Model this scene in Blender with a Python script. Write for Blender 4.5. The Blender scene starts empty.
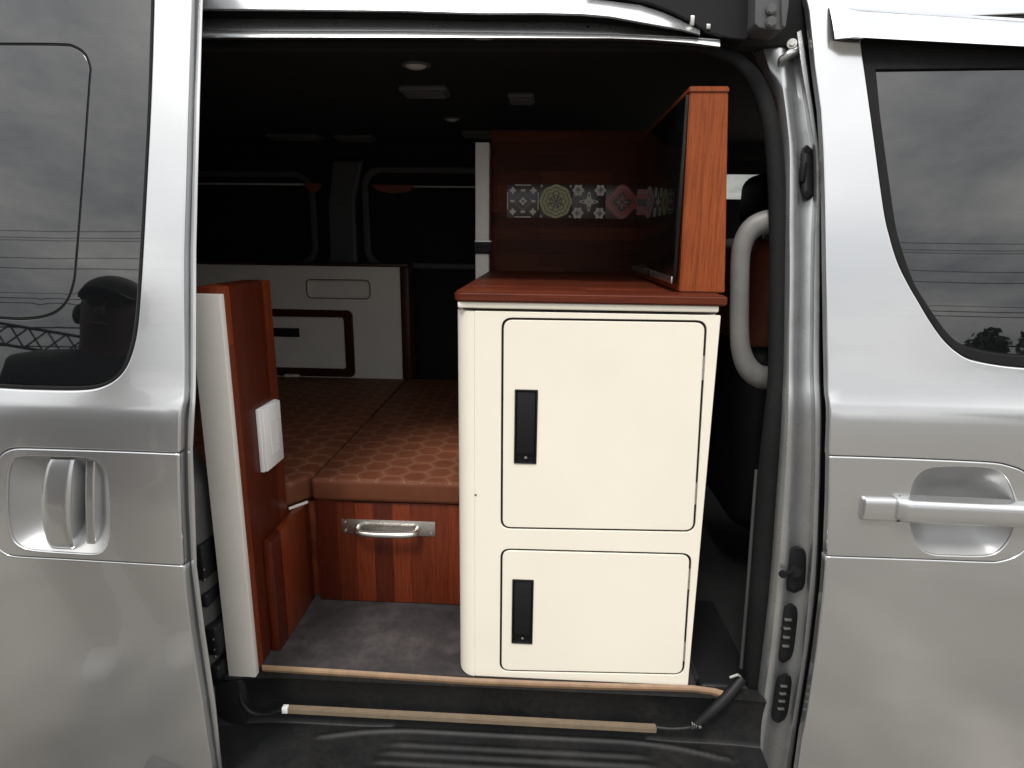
import bpy, bmesh, math, random
from mathutils import Vector, Matrix, geometry
random.seed(7)
S = bpy.context.scene
COL = S.collection
R = math.radians

# ------------------------------------------------------------------ camera
F, CX, CY = 622.0, 512.0, 384.0
CAM = Vector((0.0, -1.05, 1.45))
vy = Vector((33.0, 146.0, 622.0)).normalized()          # world +y seen from the camera (right, up, forward)
vz = Vector((33.0, 2651.0, -622.0))
vz = (vz - vy * vz.dot(vy)).normalized()
vx = vy.cross(vz)
if vx.x < 0: vx = -vx
cam_d = bpy.data.cameras.new('camera')
cam_d.sensor_fit = 'HORIZONTAL'; cam_d.sensor_width = 36.0
cam_d.lens = F * 36.0 / 1024.0
cam_d.clip_start = 0.02; cam_d.clip_end = 3000
cam = bpy.data.objects.new('camera', cam_d); COL.objects.link(cam)
rot = Matrix(((vx.x, vx.y, -vx.z), (vy.x, vy.y, -vy.z), (vz.x, vz.y, -vz.z)))
cam.matrix_world = Matrix.Translation(CAM) @ rot.to_4x4()
S.camera = cam

def ray(px, py):
    c = Vector(((px - CX) / F, (CY - py) / F, 1.0))
    return Vector((vx.dot(c), vy.dot(c), vz.dot(c)))
def P(px, py, y):                                        # the point of a survey direction on a plane y = const
    r = ray(px, py); return CAM + r * ((y - CAM.y) / r.y)

# ------------------------------------------------------------------ the van's side section: y as a function of z
PROF = [(0.05, .070), (0.30, .034), (.45, .012), (.60, -.008), (.75, -.020), (.90, -.0265), (1.0, -.0265), (1.08, -.0235), (1.13, -.0205), (1.160, -.0175), (1.175, -.0145),
        (1.187, -.0100), (1.197, -.0050), (1.208, -.0005), (1.25, .0115), (1.35, .0355), (1.45, .0605), (1.55, .0870), (1.65, .1145), (1.80, .158),
        (1.90, .190), (2.0, .24), (2.1, .34)]
def yb(z):
    n = len(PROF)
    if z <= PROF[0][0]: return PROF[0][1]
    if z >= PROF[-1][0]: return PROF[-1][1]
    for i in range(n - 1):
        if PROF[i][0] <= z <= PROF[i + 1][0]: break
    def sl(k):
        if k == 0: return (PROF[1][1] - PROF[0][1]) / (PROF[1][0] - PROF[0][0])
        if k == n - 1: return (PROF[k][1] - PROF[k - 1][1]) / (PROF[k][0] - PROF[k - 1][0])
        a = (PROF[k][1] - PROF[k - 1][1]) / (PROF[k][0] - PROF[k - 1][0]); b = (PROF[k + 1][1] - PROF[k][1]) / (PROF[k + 1][0] - PROF[k][0])
        return 2 * a * b / (a + b) if a * b > 0 else 0.0
    h = PROF[i + 1][0] - PROF[i][0]; t = (z - PROF[i][0]) / h
    return ((2*t**3 - 3*t*t + 1) * PROF[i][1] + (t**3 - 2*t*t + t) * h * sl(i) + (-2*t**3 + 3*t*t) * PROF[i + 1][1] + (t**3 - t*t) * h * sl(i + 1))
DOOR = -.118                                             # the sliding door stands this far outboard
def PB(px, py, off=0.0):                                 # on the body section
    y = off
    for _ in range(25): p = P(px, py, y); y = .5 * y + .5 * (yb(p.z) + off)
    return P(px, py, y)

# ------------------------------------------------------------------ materials
def newmat(name):
    m = bpy.data.materials.new(name); m.use_nodes = True
    nt = m.node_tree; return m, nt, nt.nodes['Principled BSDF']
def setp(b, **k):
    names = dict(base='Base Color', metal='Metallic', rough='Roughness', coat='Coat Weight', coatr='Coat Roughness', spec='Specular IOR Level',
                 ior='IOR', trans='Transmission Weight', sheen='Sheen Weight', aniso='Anisotropic')
    for a, v in k.items():
        b.inputs[names[a]].default_value = (*v, 1) if isinstance(v, tuple) else v
def N(nt, t, **k):
    n = nt.nodes.new(t)
    for a, v in k.items(): setattr(n, a, v)
    return n
def math_(nt, op, a, b=None, c=None):
    n = nt.nodes.new('ShaderNodeMath'); n.operation = op
    for i, v in enumerate((a, b, c)):
        if v is None: continue
        if isinstance(v, (int, float)): n.inputs[i].default_value = v
        else: nt.links.new(v, n.inputs[i])
    return n.outputs[0]
def ramp(nt, fac, stops):
    r = nt.nodes.new('ShaderNodeValToRGB'); e = r.color_ramp.elements
    while len(e) < len(stops): e.new(.5)
    for k, (p, c) in zip(e, stops): k.position = p; k.color = (*c, 1) if len(c) == 3 else c
    nt.links.new(fac, r.inputs[0]); return r.outputs[0]
def noise(nt, vec, scale, detail=4, rough=.5):
    n = nt.nodes.new('ShaderNodeTexNoise'); n.inputs['Scale'].default_value = scale; n.inputs['Detail'].default_value = detail
    n.inputs['Roughness'].default_value = rough
    if vec is not None: nt.links.new(vec, n.inputs['Vector'])
    return n.outputs['Fac']
def objco(nt): return N(nt, 'ShaderNodeTexCoord').outputs['Object']
def bump(nt, b, h, strength, dist):
    n = N(nt, 'ShaderNodeBump'); n.inputs['Strength'].default_value = strength; n.inputs['Distance'].default_value = dist
    nt.links.new(h, n.inputs['Height']); nt.links.new(n.outputs[0], b.inputs['Normal'])
def plain(name, base, rough=.5, var=.12, bscale=300, bstr=.15, bd=.0005, nscale=9, rvar=.12, **k):
    """one colour with faint mottling, uneven gloss and a fine grain"""
    m, nt, b = newmat(name); setp(b, base=base, rough=rough, **k)
    co = objco(nt); f = noise(nt, co, nscale, 5, .6)
    lo = tuple(c * (1 - var) for c in base); hi = tuple(min(1, c * (1 + var)) for c in base)
    nt.links.new(ramp(nt, f, [(.3, lo), (.7, hi)]), b.inputs['Base Color'])
    f2 = noise(nt, co, nscale * 3.1, 5, .65)
    nt.links.new(math_(nt, 'MULTIPLY_ADD', f2, 2 * rvar, rough - rvar), b.inputs['Roughness'])
    if bstr: bump(nt, b, noise(nt, co, bscale, 3), bstr, bd)
    return m
def paint(name, base):
    m, nt, b = newmat(name); setp(b, base=base, metal=.84, rough=.20, coat=.9, coatr=.02, ior=1.45)
    co = objco(nt)
    f = noise(nt, co, 2200, 1)                                         # metal flake
    d = noise(nt, co, 4, 5, .6)                                        # thin road film
    mix = N(nt, 'ShaderNodeMix', data_type='RGBA')
    nt.links.new(ramp(nt, f, [(.25, tuple(c * .99 for c in base)), (.75, tuple(min(1, c * 1.008) for c in base))]), mix.inputs['A'])
    mix.inputs['B'].default_value = (base[0] * .88, base[1] * .87, base[2] * .85, 1)
    nt.links.new(ramp(nt, d, [(.35, (0, 0, 0)), (.8, (.6, .6, .6))]), mix.inputs['Factor'])
    nt.links.new(mix.outputs['Result'], b.inputs['Base Color'])
    nt.links.new(math_(nt, 'MULTIPLY_ADD', d, .08, .165), b.inputs['Roughness'])
    nt.links.new(math_(nt, 'MULTIPLY_ADD', d, .03, .01), b.inputs['Coat Roughness'])
    return m
def dusty(m, amount, col, scale):
    nt = m.node_tree; b = nt.nodes['Principled BSDF']; lk = b.inputs['Base Color'].links[0]; src = lk.from_socket
    co = objco(nt); a = noise(nt, co, scale, 8, .72); c = noise(nt, co, scale * 9, 3, .6)
    mk = ramp(nt, math_(nt, 'MULTIPLY_ADD', c, .35, math_(nt, 'MULTIPLY', a, .65)), [(.46, (0, 0, 0)), (.66, (amount,) * 3)])
    mx = N(nt, 'ShaderNodeMix', data_type='RGBA'); nt.links.new(mk, mx.inputs['Factor']); nt.links.new(src, mx.inputs['A']); mx.inputs['B'].default_value = (*col, 1)
    nt.links.new(mx.outputs['Result'], b.inputs['Base Color'])
def wood(name, grain, c_lo=(.055, .0095, .0042), c_hi=(.172, .032, .0108), row=.045, length=.42, rough=.34):
    """glued-up mahogany staves; the grain runs along the given axis"""
    m, nt, b = newmat(name); setp(b, rough=rough, spec=.22)
    sep = N(nt, 'ShaderNodeSeparateXYZ'); nt.links.new(objco(nt), sep.inputs[0])
    o = {'X': sep.outputs[0], 'Y': sep.outputs[1], 'Z': sep.outputs[2]}
    u = o[grain]; r = [o[a] for a in 'XYZ' if a != grain]; v = math_(nt, 'ADD', r[0], r[1])
    com = N(nt, 'ShaderNodeCombineXYZ'); nt.links.new(u, com.inputs[0]); nt.links.new(v, com.inputs[1])
    br = N(nt, 'ShaderNodeTexBrick'); br.offset = .37; br.offset_frequency = 2; br.squash = 1
    for nme, val in (('Scale', 1), ('Mortar Size', .0004), ('Mortar Smooth', .3), ('Bias', 0), ('Brick Width', length), ('Row Height', row)): br.inputs[nme].default_value = val
    br.inputs['Color1'].default_value = (*c_lo, 1); br.inputs['Color2'].default_value = (*c_hi, 1); br.inputs['Mortar'].default_value = (*[c * .55 for c in c_lo], 1)
    nt.links.new(com.outputs[0], br.inputs['Vector'])
    c2 = N(nt, 'ShaderNodeCombineXYZ')
    nt.links.new(math_(nt, 'MULTIPLY', u, 9), c2.inputs[0]); nt.links.new(math_(nt, 'MULTIPLY', v, 210), c2.inputs[1])
    wob = noise(nt, c2.outputs[0], 1.0, 6, .62)
    c3 = N(nt, 'ShaderNodeCombineXYZ')
    nt.links.new(math_(nt, 'MULTIPLY', u, 40), c3.inputs[0]); nt.links.new(math_(nt, 'MULTIPLY', v, 900), c3.inputs[1])
    pore = noise(nt, c3.outputs[0], 1.0, 2, .5)
    g = ramp(nt, wob, [(.28, (.55, .50, .48)), (.5, (.95, .95, .95)), (.75, (1.25, 1.3, 1.3))])
    p = ramp(nt, pore, [(.30, (.55, .5, .5)), (.42, (1, 1, 1))])
    m1 = N(nt, 'ShaderNodeMix', data_type='RGBA', blend_type='MULTIPLY'); m1.inputs['Factor'].default_value = 1
    nt.links.new(br.outputs['Color'], m1.inputs['A']); nt.links.new(g, m1.inputs['B'])
    m2 = N(nt, 'ShaderNodeMix', data_type='RGBA', blend_type='MULTIPLY'); m2.inputs['Factor'].default_value = .7
    nt.links.new(m1.outputs['Result'], m2.inputs['A']); nt.links.new(p, m2.inputs['B'])
    nt.links.new(m2.outputs['Result'], b.inputs['Base Color'])
    nt.links.new(math_(nt, 'MULTIPLY_ADD', wob, .25, rough - .1), b.inputs['Roughness'])
    bump(nt, b, pore, .12, .0004)
    return m
def quilt(name):
    """brown leatherette with hexagonal double stitching"""
    m, nt, b = newmat(name); setp(b, rough=.62, spec=.22)
    sep = N(nt, 'ShaderNodeSeparateXYZ'); nt.links.new(objco(nt), sep.inputs[0])
    W = .062
    x = math_(nt, 'DIVIDE', sep.outputs[1], W); y = math_(nt, 'DIVIDE', sep.outputs[0], W)
    def cell(ox, oy):
        gx = math_(nt, 'SUBTRACT', math_(nt, 'FLOORED_MODULO', math_(nt, 'ADD', x, ox), 1.0), .5)
        gy = math_(nt, 'SUBTRACT', math_(nt, 'FLOORED_MODULO', math_(nt, 'ADD', y, oy), 1.7320508), .8660254)
        ax = math_(nt, 'ABSOLUTE', gx); ay = math_(nt, 'ABSOLUTE', gy)
        return math_(nt, 'MAXIMUM', ax, math_(nt, 'ADD', math_(nt, 'MULTIPLY', ax, .5), math_(nt, 'MULTIPLY', ay, .8660254)))
    d = math_(nt, 'MINIMUM', cell(0, 0), cell(.5, .8660254))
    e = math_(nt, 'SUBTRACT', .5, d)                                   # 0 on a seam
    top = math_(nt, 'GREATER_THAN', sep.outputs[2], .051)
    l1 = math_(nt, 'LESS_THAN', math_(nt, 'ABSOLUTE', math_(nt, 'SUBTRACT', e, .030)), .0065)
    l2 = math_(nt, 'LESS_THAN', math_(nt, 'ABSOLUTE', math_(nt, 'SUBTRACT', e, .115)), .009)
    line = math_(nt, 'MULTIPLY', math_(nt, 'MAXIMUM', l1, math_(nt, 'MULTIPLY', l2, .35)), top)
    f = noise(nt, objco(nt), 14, 5, .6)
    base = ramp(nt, f, [(.3, (.100, .031, .0145)), (.7, (.152, .050, .024))])
    mix = N(nt, 'ShaderNodeMix', data_type='RGBA'); nt.links.new(base, mix.inputs['A']); mix.inputs['B'].default_value = (.46, .26, .17, 1)
    nt.links.new(math_(nt, 'MULTIPLY', line, .70), mix.inputs['Factor']); nt.links.new(mix.outputs['Result'], b.inputs['Base Color'])
    pad = math_(nt, 'MULTIPLY', math_(nt, 'MULTIPLY', math_(nt, 'POWER', math_(nt, 'MINIMUM', math_(nt, 'MULTIPLY', e, 5), 1.0), .5), top), 1.0)
    h = math_(nt, 'ADD', pad, math_(nt, 'MULTIPLY', noise(nt, objco(nt), 500, 2), .08))
    bump(nt, b, h, .45, .004)
    return m

PAINT = paint('silver_paint', (.565, .575, .585))
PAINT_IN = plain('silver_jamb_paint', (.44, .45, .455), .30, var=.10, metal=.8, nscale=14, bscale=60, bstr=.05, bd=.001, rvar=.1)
PAINT_CUP = plain('glare_muted_silver_paint', (.42, .425, .43), .42, var=.05, metal=.6, rvar=.05, bstr=0)  # body silver, darkened in colour to take down the sky glare in the cups
DKGREY = plain('dark_grey_paint', (.10, .10, .10), .45, metal=.3)
BLACK = plain('black_plastic', (.009, .009, .010), .5, spec=.25, bscale=900, bstr=.3)
STEPM = plain('step_plastic', (.0075, .008, .0085), .47, spec=.3, bscale=700, bstr=.5, bd=.0008, nscale=6, var=.35, rvar=.15)
RUBBER = plain('black_rubber', (.008, .008, .0085), .72, spec=.15, bscale=400, bstr=.25)
LIP = plain('grey_rubber_lip', (.05, .05, .05), .55)
LINER = plain('black_headliner', (.0055, .0055, .006), .9, bscale=1200, bstr=.4)
TRIM = plain('dark_grey_trim', (.075, .076, .08), .6)
GRIP = plain('grey_grip_plastic', (.155, .152, .147), .48, bscale=420, bstr=.45, bd=.0012, nscale=24)
CREAM = plain('cream_laminate', (.80, .755, .65), .36, var=.025, bscale=40, bstr=.03, bd=.001, nscale=4, rvar=.08)
WHITE_EDGE = plain('pale_laminate', (.72, .69, .64), .42, var=.05, nscale=6)
WHITE = plain('white_plastic', (.80, .80, .80), .3, var=.03)
LENS = plain('lamp_lens', (.45, .45, .43), .3)
TANM = plain('tan_edging', (.23, .145, .085), .5, var=.2, nscale=30, rvar=.15)
TANBAR = plain('tan_light_bar', (.17, .13, .088), .5, var=.12, nscale=40)
VINYL = None
STEEL = plain('brushed_steel', (.62, .60, .57), .3, metal=1.0, var=.08, nscale=40, bscale=600, bstr=.08)
CHROME = plain('bright_metal', (.78, .78, .79), .12, metal=1.0, var=.03, rvar=.06, bstr=0)
LEATHER = plain('brown_leather', (.22, .058, .03), .45, bscale=260, bstr=.5, bd=.001, nscale=18)
DARKWOODEDGE = wood('dark_mahogany', 'X', (.036, .0095, .005), (.06, .014, .007), .2, 2)
WOOD_X = wood('mahogany_lengthwise', 'X', (.070, .0125, .005), (.135, .027, .0095), .040, .38, rough=.40)
WOOD_Z = wood('mahogany_upright', 'Z')
WOOD_Z2 = wood('mahogany_plain_upright', 'Z', (.185, .040, .0110), (.26, .060, .0165), .055, .9)
WOOD_BACK_SHADED = wood('mahogany_back_shaded', 'X', (.040, .0100, .0042), (.115, .028, .0095), .038, .20, rough=.58)  # back board's mahogany, darkened to carry the van interior's shade in its colour
WOOD_Y = wood('mahogany_depthwise', 'Y', (.09, .016, .006), (.20, .042, .014), .05, .5)

dusty(STEPM, .12, (.09, .08, .07), 7); dusty(RUBBER, .06, (.08, .075, .065), 12)
def glass_dark(name, base=(.004, .0045, .005)):
    m, nt, b = newmat(name); setp(b, base=base, rough=.015, ior=1.85, spec=.5)
    co = objco(nt)
    nt.links.new(math_(nt, 'MULTIPLY_ADD', noise(nt, co, 3, 6, .7), .03, .0), b.inputs['Roughness'])   # dust film
    bump(nt, b, noise(nt, co, 3.0, 1), .015, .02)
    return m
GLASS = glass_dark('privacy_glass')
SCREEN = glass_dark('screen_glass', (.003, .003, .003)); SCREEN.node_tree.nodes['Principled BSDF'].inputs['IOR'].default_value = 1.4
def clear_glass(name):
    m, nt, b = newmat(name); nt.nodes.remove(b)
    out = nt.nodes['Material Output']; t = N(nt, 'ShaderNodeBsdfTransparent'); t.inputs[0].default_value = (.72, .74, .72, 1)
    g = N(nt, 'ShaderNodeBsdfGlossy'); g.inputs['Roughness'].default_value = .02
    fr = N(nt, 'ShaderNodeFresnel'); fr.inputs[0].default_value = 1.5; mx = N(nt, 'ShaderNodeMixShader')
    nt.links.new(fr.outputs[0], mx.inputs[0]); nt.links.new(t.outputs[0], mx.inputs[1]); nt.links.new(g.outputs[0], mx.inputs[2]); nt.links.new(mx.outputs[0], out.inputs[0])
    return m
TINT = clear_glass('tinted_glass')
def vinyl():
    m, nt, b = newmat('charcoal_vinyl'); setp(b, rough=.62)
    co = objco(nt); a = noise(nt, co, 7, 7, .68); c = noise(nt, co, 38, 5, .6)
    s = math_(nt, 'ADD', math_(nt, 'MULTIPLY', a, .7), math_(nt, 'MULTIPLY', c, .3))
    nt.links.new(ramp(nt, s, [(.36, (.010, .0085, .0095)), (.50, (.025, .0205, .0225)), (.64, (.054, .046, .047))]), b.inputs['Base Color'])
    bump(nt, b, c, .15, .001); return m
VINYL = vinyl()
def groundmat():
    """worn yard concrete: big patches that paint sunlit and shadowed ground, grit, cracks"""
    m, nt, b = newmat('ground_concrete'); setp(b, rough=.85)
    co = objco(nt); a = noise(nt, co, 1.1, 8, .62); c = noise(nt, co, 30, 4, .7); e = noise(nt, co, 4.5, 6, .6)
    s = math_(nt, 'ADD', math_(nt, 'ADD', math_(nt, 'MULTIPLY', a, .55), math_(nt, 'MULTIPLY', c, .2)), math_(nt, 'MULTIPLY', e, .25))
    nt.links.new(ramp(nt, s, [(.36, (.066, .059, .050)), (.46, (.115, .104, .089)), (.54, (.155, .141, .123)), (.64, (.25, .230, .205))]), b.inputs['Base Color'])
    bump(nt, b, c, .4, .01); return m

# ------------------------------------------------------------------ object helpers
def empty(name, loc, label=None, cat=None, group=None, kind=None, parent=None):
    o = bpy.data.objects.new(name, None); COL.objects.link(o); o.empty_display_size = .05
    if parent: o.parent = parent; o.location = Vector(loc) - base_of(parent)
    else: o.location = loc
    tag(o, label, cat, group, kind); return o
def tag(o, label=None, cat=None, group=None, kind=None):
    for k, v in (('label', label), ('category', cat), ('group', group), ('kind', kind)):
        if v: o[k] = v
    return o
def base_of(o):
    v = Vector((0, 0, 0))
    while o is not None: v += o.location; o = o.parent
    return v
def link(name, me, mats, parent=None, angle=35, origin=None):
    """world-space mesh -> object whose origin sits on its parent's base (or on its own lowest middle)"""
    if origin is None: origin = base_of(parent) if parent else Vector((0, 0, 0))
    me.transform(Matrix.Translation(-Vector(origin)))
    o = bpy.data.objects.new(name, me); COL.objects.link(o)
    for m in (mats if isinstance(mats, (list, tuple)) else [mats]): me.materials.append(m)
    if parent: o.parent = parent; o.location = Vector(origin) - base_of(parent)
    else: o.location = origin
    if angle is not None:
        for p in me.polygons: p.use_smooth = True
        me.set_sharp_from_angle(angle=R(angle))
    return o
class MB:
    def __init__(s): s.bm = bmesh.new()
    def add(s, other, mi=0):
        me = bpy.data.meshes.new('t'); other.to_mesh(me); other.free()
        for p in me.polygons: p.material_index = mi
        s.bm.from_mesh(me); bpy.data.meshes.remove(me)
    def box(s, x0, x1, y0, y1, z0, z1, bev=.0015, seg=2, mi=0, rotz=0, piv=None):
        b = bmesh.new(); bmesh.ops.create_cube(b, size=1)
        for v in b.verts: v.co = Vector(((x0 + x1) / 2 + v.co.x * (x1 - x0), (y0 + y1) / 2 + v.co.y * (y1 - y0), (z0 + z1) / 2 + v.co.z * (z1 - z0)))
        if bev: bmesh.ops.bevel(b, geom=b.edges[:], offset=bev, segments=seg, profile=.5, affect='EDGES')
        if rotz: bmesh.ops.rotate(b, verts=b.verts[:], cent=piv or Vector(((x0+x1)/2, (y0+y1)/2, z0)), matrix=Matrix.Rotation(rotz, 3, 'Z'))
        s.add(b, mi); return s
    def tube(s, pts, rad, n=14, mi=0, smooth=6, flat=1.0, closed=False):
        pts = [Vector(p) for p in pts]
        rads = list(rad) if isinstance(rad, (list, tuple)) else [rad] * len(pts)
        if smooth > 1:
            q, rr = [], []
            for i in range(len(pts) - 1):
                a, b_, c, d = pts[max(i - 1, 0)], pts[i], pts[i + 1], pts[min(i + 2, len(pts) - 1)]
                for k in range(smooth):
                    t = k / smooth
                    q.append(.5 * ((2 * b_) + (c - a) * t + (2 * a - 5 * b_ + 4 * c - d) * t * t + (3 * b_ - a - 3 * c + d) * t ** 3)); rr.append(rads[i] + (rads[i + 1] - rads[i]) * t)
            q.append(pts[-1]); rr.append(rads[-1]); pts, rads = q, rr
        b = bmesh.new(); rings = []; nrm = None
        for i, p in enumerate(pts):
            t = (pts[min(i + 1, len(pts) - 1)] - pts[max(i - 1, 0)]).normalized()
            if nrm is None:
                ref = Vector((0, 1, 0)) if abs(t.y) < .9 else Vector((0, 0, 1)); nrm = (ref - t * ref.dot(t)).normalized()
            else: nrm = (nrm - t * nrm.dot(t)).normalized()
            bi = t.cross(nrm)
            rings.append([b.verts.new(p + (nrm * math.cos(2 * math.pi * k / n) * flat + bi * math.sin(2 * math.pi * k / n)) * rads[i]) for k in range(n)])
        for i in range(len(rings) - 1):
            for k in range(n): b.faces.new((rings[i][k], rings[i][(k + 1) % n], rings[i + 1][(k + 1) % n], rings[i + 1][k]))
        b.faces.new(rings[0][::-1]); b.faces.new(rings[-1])
        bmesh.ops.recalc_face_normals(b, faces=b.faces[:]); s.add(b, mi); return s
    def grid(s, rows, mi=0, flip=False, mids=None):
        b = bmesh.new(); V = [[b.verts.new(p) for p in r] for r in rows]
        for i in range(len(V) - 1):
            for j in range(len(V[i]) - 1):
                q = (V[i][j], V[i][j + 1], V[i + 1][j + 1], V[i + 1][j])
                try: f = b.faces.new(q if not flip else q[::-1])
                except ValueError: continue
                if mids: f.material_index = mids[j]
        if mids:
            me = bpy.data.meshes.new('t'); b.to_mesh(me); b.free(); s.bm.from_mesh(me); bpy.data.meshes.remove(me)
        else: s.add(b, mi)
        return s
    def disc(s, c, nrm, r, depth, n=24, bev=.0, mi=0):
        b = bmesh.new(); bmesh.ops.create_cone(b, cap_ends=True, segments=n, radius1=r, radius2=r * (1 - bev), depth=depth)
        M = Vector((0, 0, 1)).rotation_difference(Vector(nrm)).to_matrix().to_4x4()
        bmesh.ops.transform(b, matrix=Matrix.Translation(c) @ M, verts=b.verts[:]); s.add(b, mi); return s
    def ball(s, c, rx, ry, rz, mi=0, u=24, v=14):
        b = bmesh.new(); bmesh.ops.create_uvsphere(b, u_segments=u, v_segments=v, radius=1)
        for w in b.verts: w.co = Vector((c[0] + w.co.x * rx, c[1] + w.co.y * ry, c[2] + w.co.z * rz))
        s.add(b, mi); return s
    def build(s, name, mats, parent=None, angle=35, origin=None):
        me = bpy.data.meshes.new(name); s.bm.to_mesh(me); s.bm.free(); return link(name, me, mats, parent, angle, origin)

def resample(loop, step):
    out = []
    for i in range(len(loop)):
        a = Vector(loop[i]); b = Vector(loop[(i + 1) % len(loop)]); n = max(1, int(math.ceil((b - a).length / step)))
        out += [a + (b - a) * (k / n) for k in range(n)]
    return out
def rrect(x0, x1, z0, z1, r, seg=7):
    rs = r if isinstance(r, (list, tuple)) else [r] * 4              # bl, br, tr, tl
    o = []
    for (cx, cz, a, q) in ((x0 + rs[0], z0 + rs[0], 180, rs[0]), (x1 - rs[1], z0 + rs[1], 270, rs[1]), (x1 - rs[2], z1 - rs[2], 0, rs[2]), (x0 + rs[3], z1 - rs[3], 90, rs[3])):
        for k in range(seg + 1):
            t = R(a + 90 * k / seg); o.append(Vector((cx + q * math.cos(t), cz + q * math.sin(t))))
    d = []
    for p in o:
        if not d or (p - d[-1]).length > 1e-5: d.append(p)
    if (d[0] - d[-1]).length < 1e-5: d.pop()
    return d
def roundpoly(pts, r, seg=6):
    """round each corner of a polygon by its own radius"""
    n = len(pts); out = []
    for i in range(n):
        p = Vector(pts[i][:2]); a = Vector(pts[i - 1][:2]); b = Vector(pts[(i + 1) % n][:2]); rr = r[i] if isinstance(r, (list, tuple)) else r
        if rr <= 0: out.append(p); continue
        u = (a - p); v = (b - p); d = min(rr, u.length * .49, v.length * .49); s = p + u.normalized() * d; e = p + v.normalized() * d
        for k in range(seg + 1):
            t = k / seg; out.append(s * (1 - t) ** 2 + p * 2 * t * (1 - t) + e * t * t)
    return out
def cr(pts, n=5, closed=False):
    """smooth curve through points"""
    q = [Vector(p[:2]) for p in pts]; m = len(q); o = []
    for i in range(m if closed else m - 1):
        if closed: a, b, c, d = q[i - 1], q[i], q[(i + 1) % m], q[(i + 2) % m]
        else: a, b, c, d = q[max(i - 1, 0)], q[i], q[i + 1], q[min(i + 2, m - 1)]
        for k in range(n):
            t = k / n; o.append(.5 * ((2 * b) + (c - a) * t + (2 * a - 5 * b + 4 * c - d) * t * t + (3 * b - a - 3 * c + d) * t ** 3))
    if not closed: o.append(q[-1])
    return o
def area(l): return .5 * sum(l[i].x * l[(i + 1) % len(l)].y - l[(i + 1) % len(l)].x * l[i].y for i in range(len(l)))
def inset(loop, d):
    """counter-clockwise loop moved d to its inside"""
    n = len(loop); o = []
    for i in range(n):
        a = (loop[i] - loop[i - 1]); b = (loop[(i + 1) % n] - loop[i])
        na = Vector((-a.y, a.x)).normalized() if a.length else Vector((0, 0)); nb = Vector((-b.y, b.x)).normalized() if b.length else Vector((0, 0))
        m = na + nb
        m = m.normalized() if m.length > 1e-6 else na
        c = max(.5, m.dot(na)); o.append(loop[i] + m * (d / c))
    return o
def inside(p, loop):
    c = False; n = len(loop); j = n - 1
    for i in range(n):
        a, b = loop[i], loop[j]
        if (a.y > p.y) != (b.y > p.y) and p.x < (b.x - a.x) * (p.y - a.y) / (b.y - a.y) + a.x: c = not c
        j = i
    return c
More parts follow.
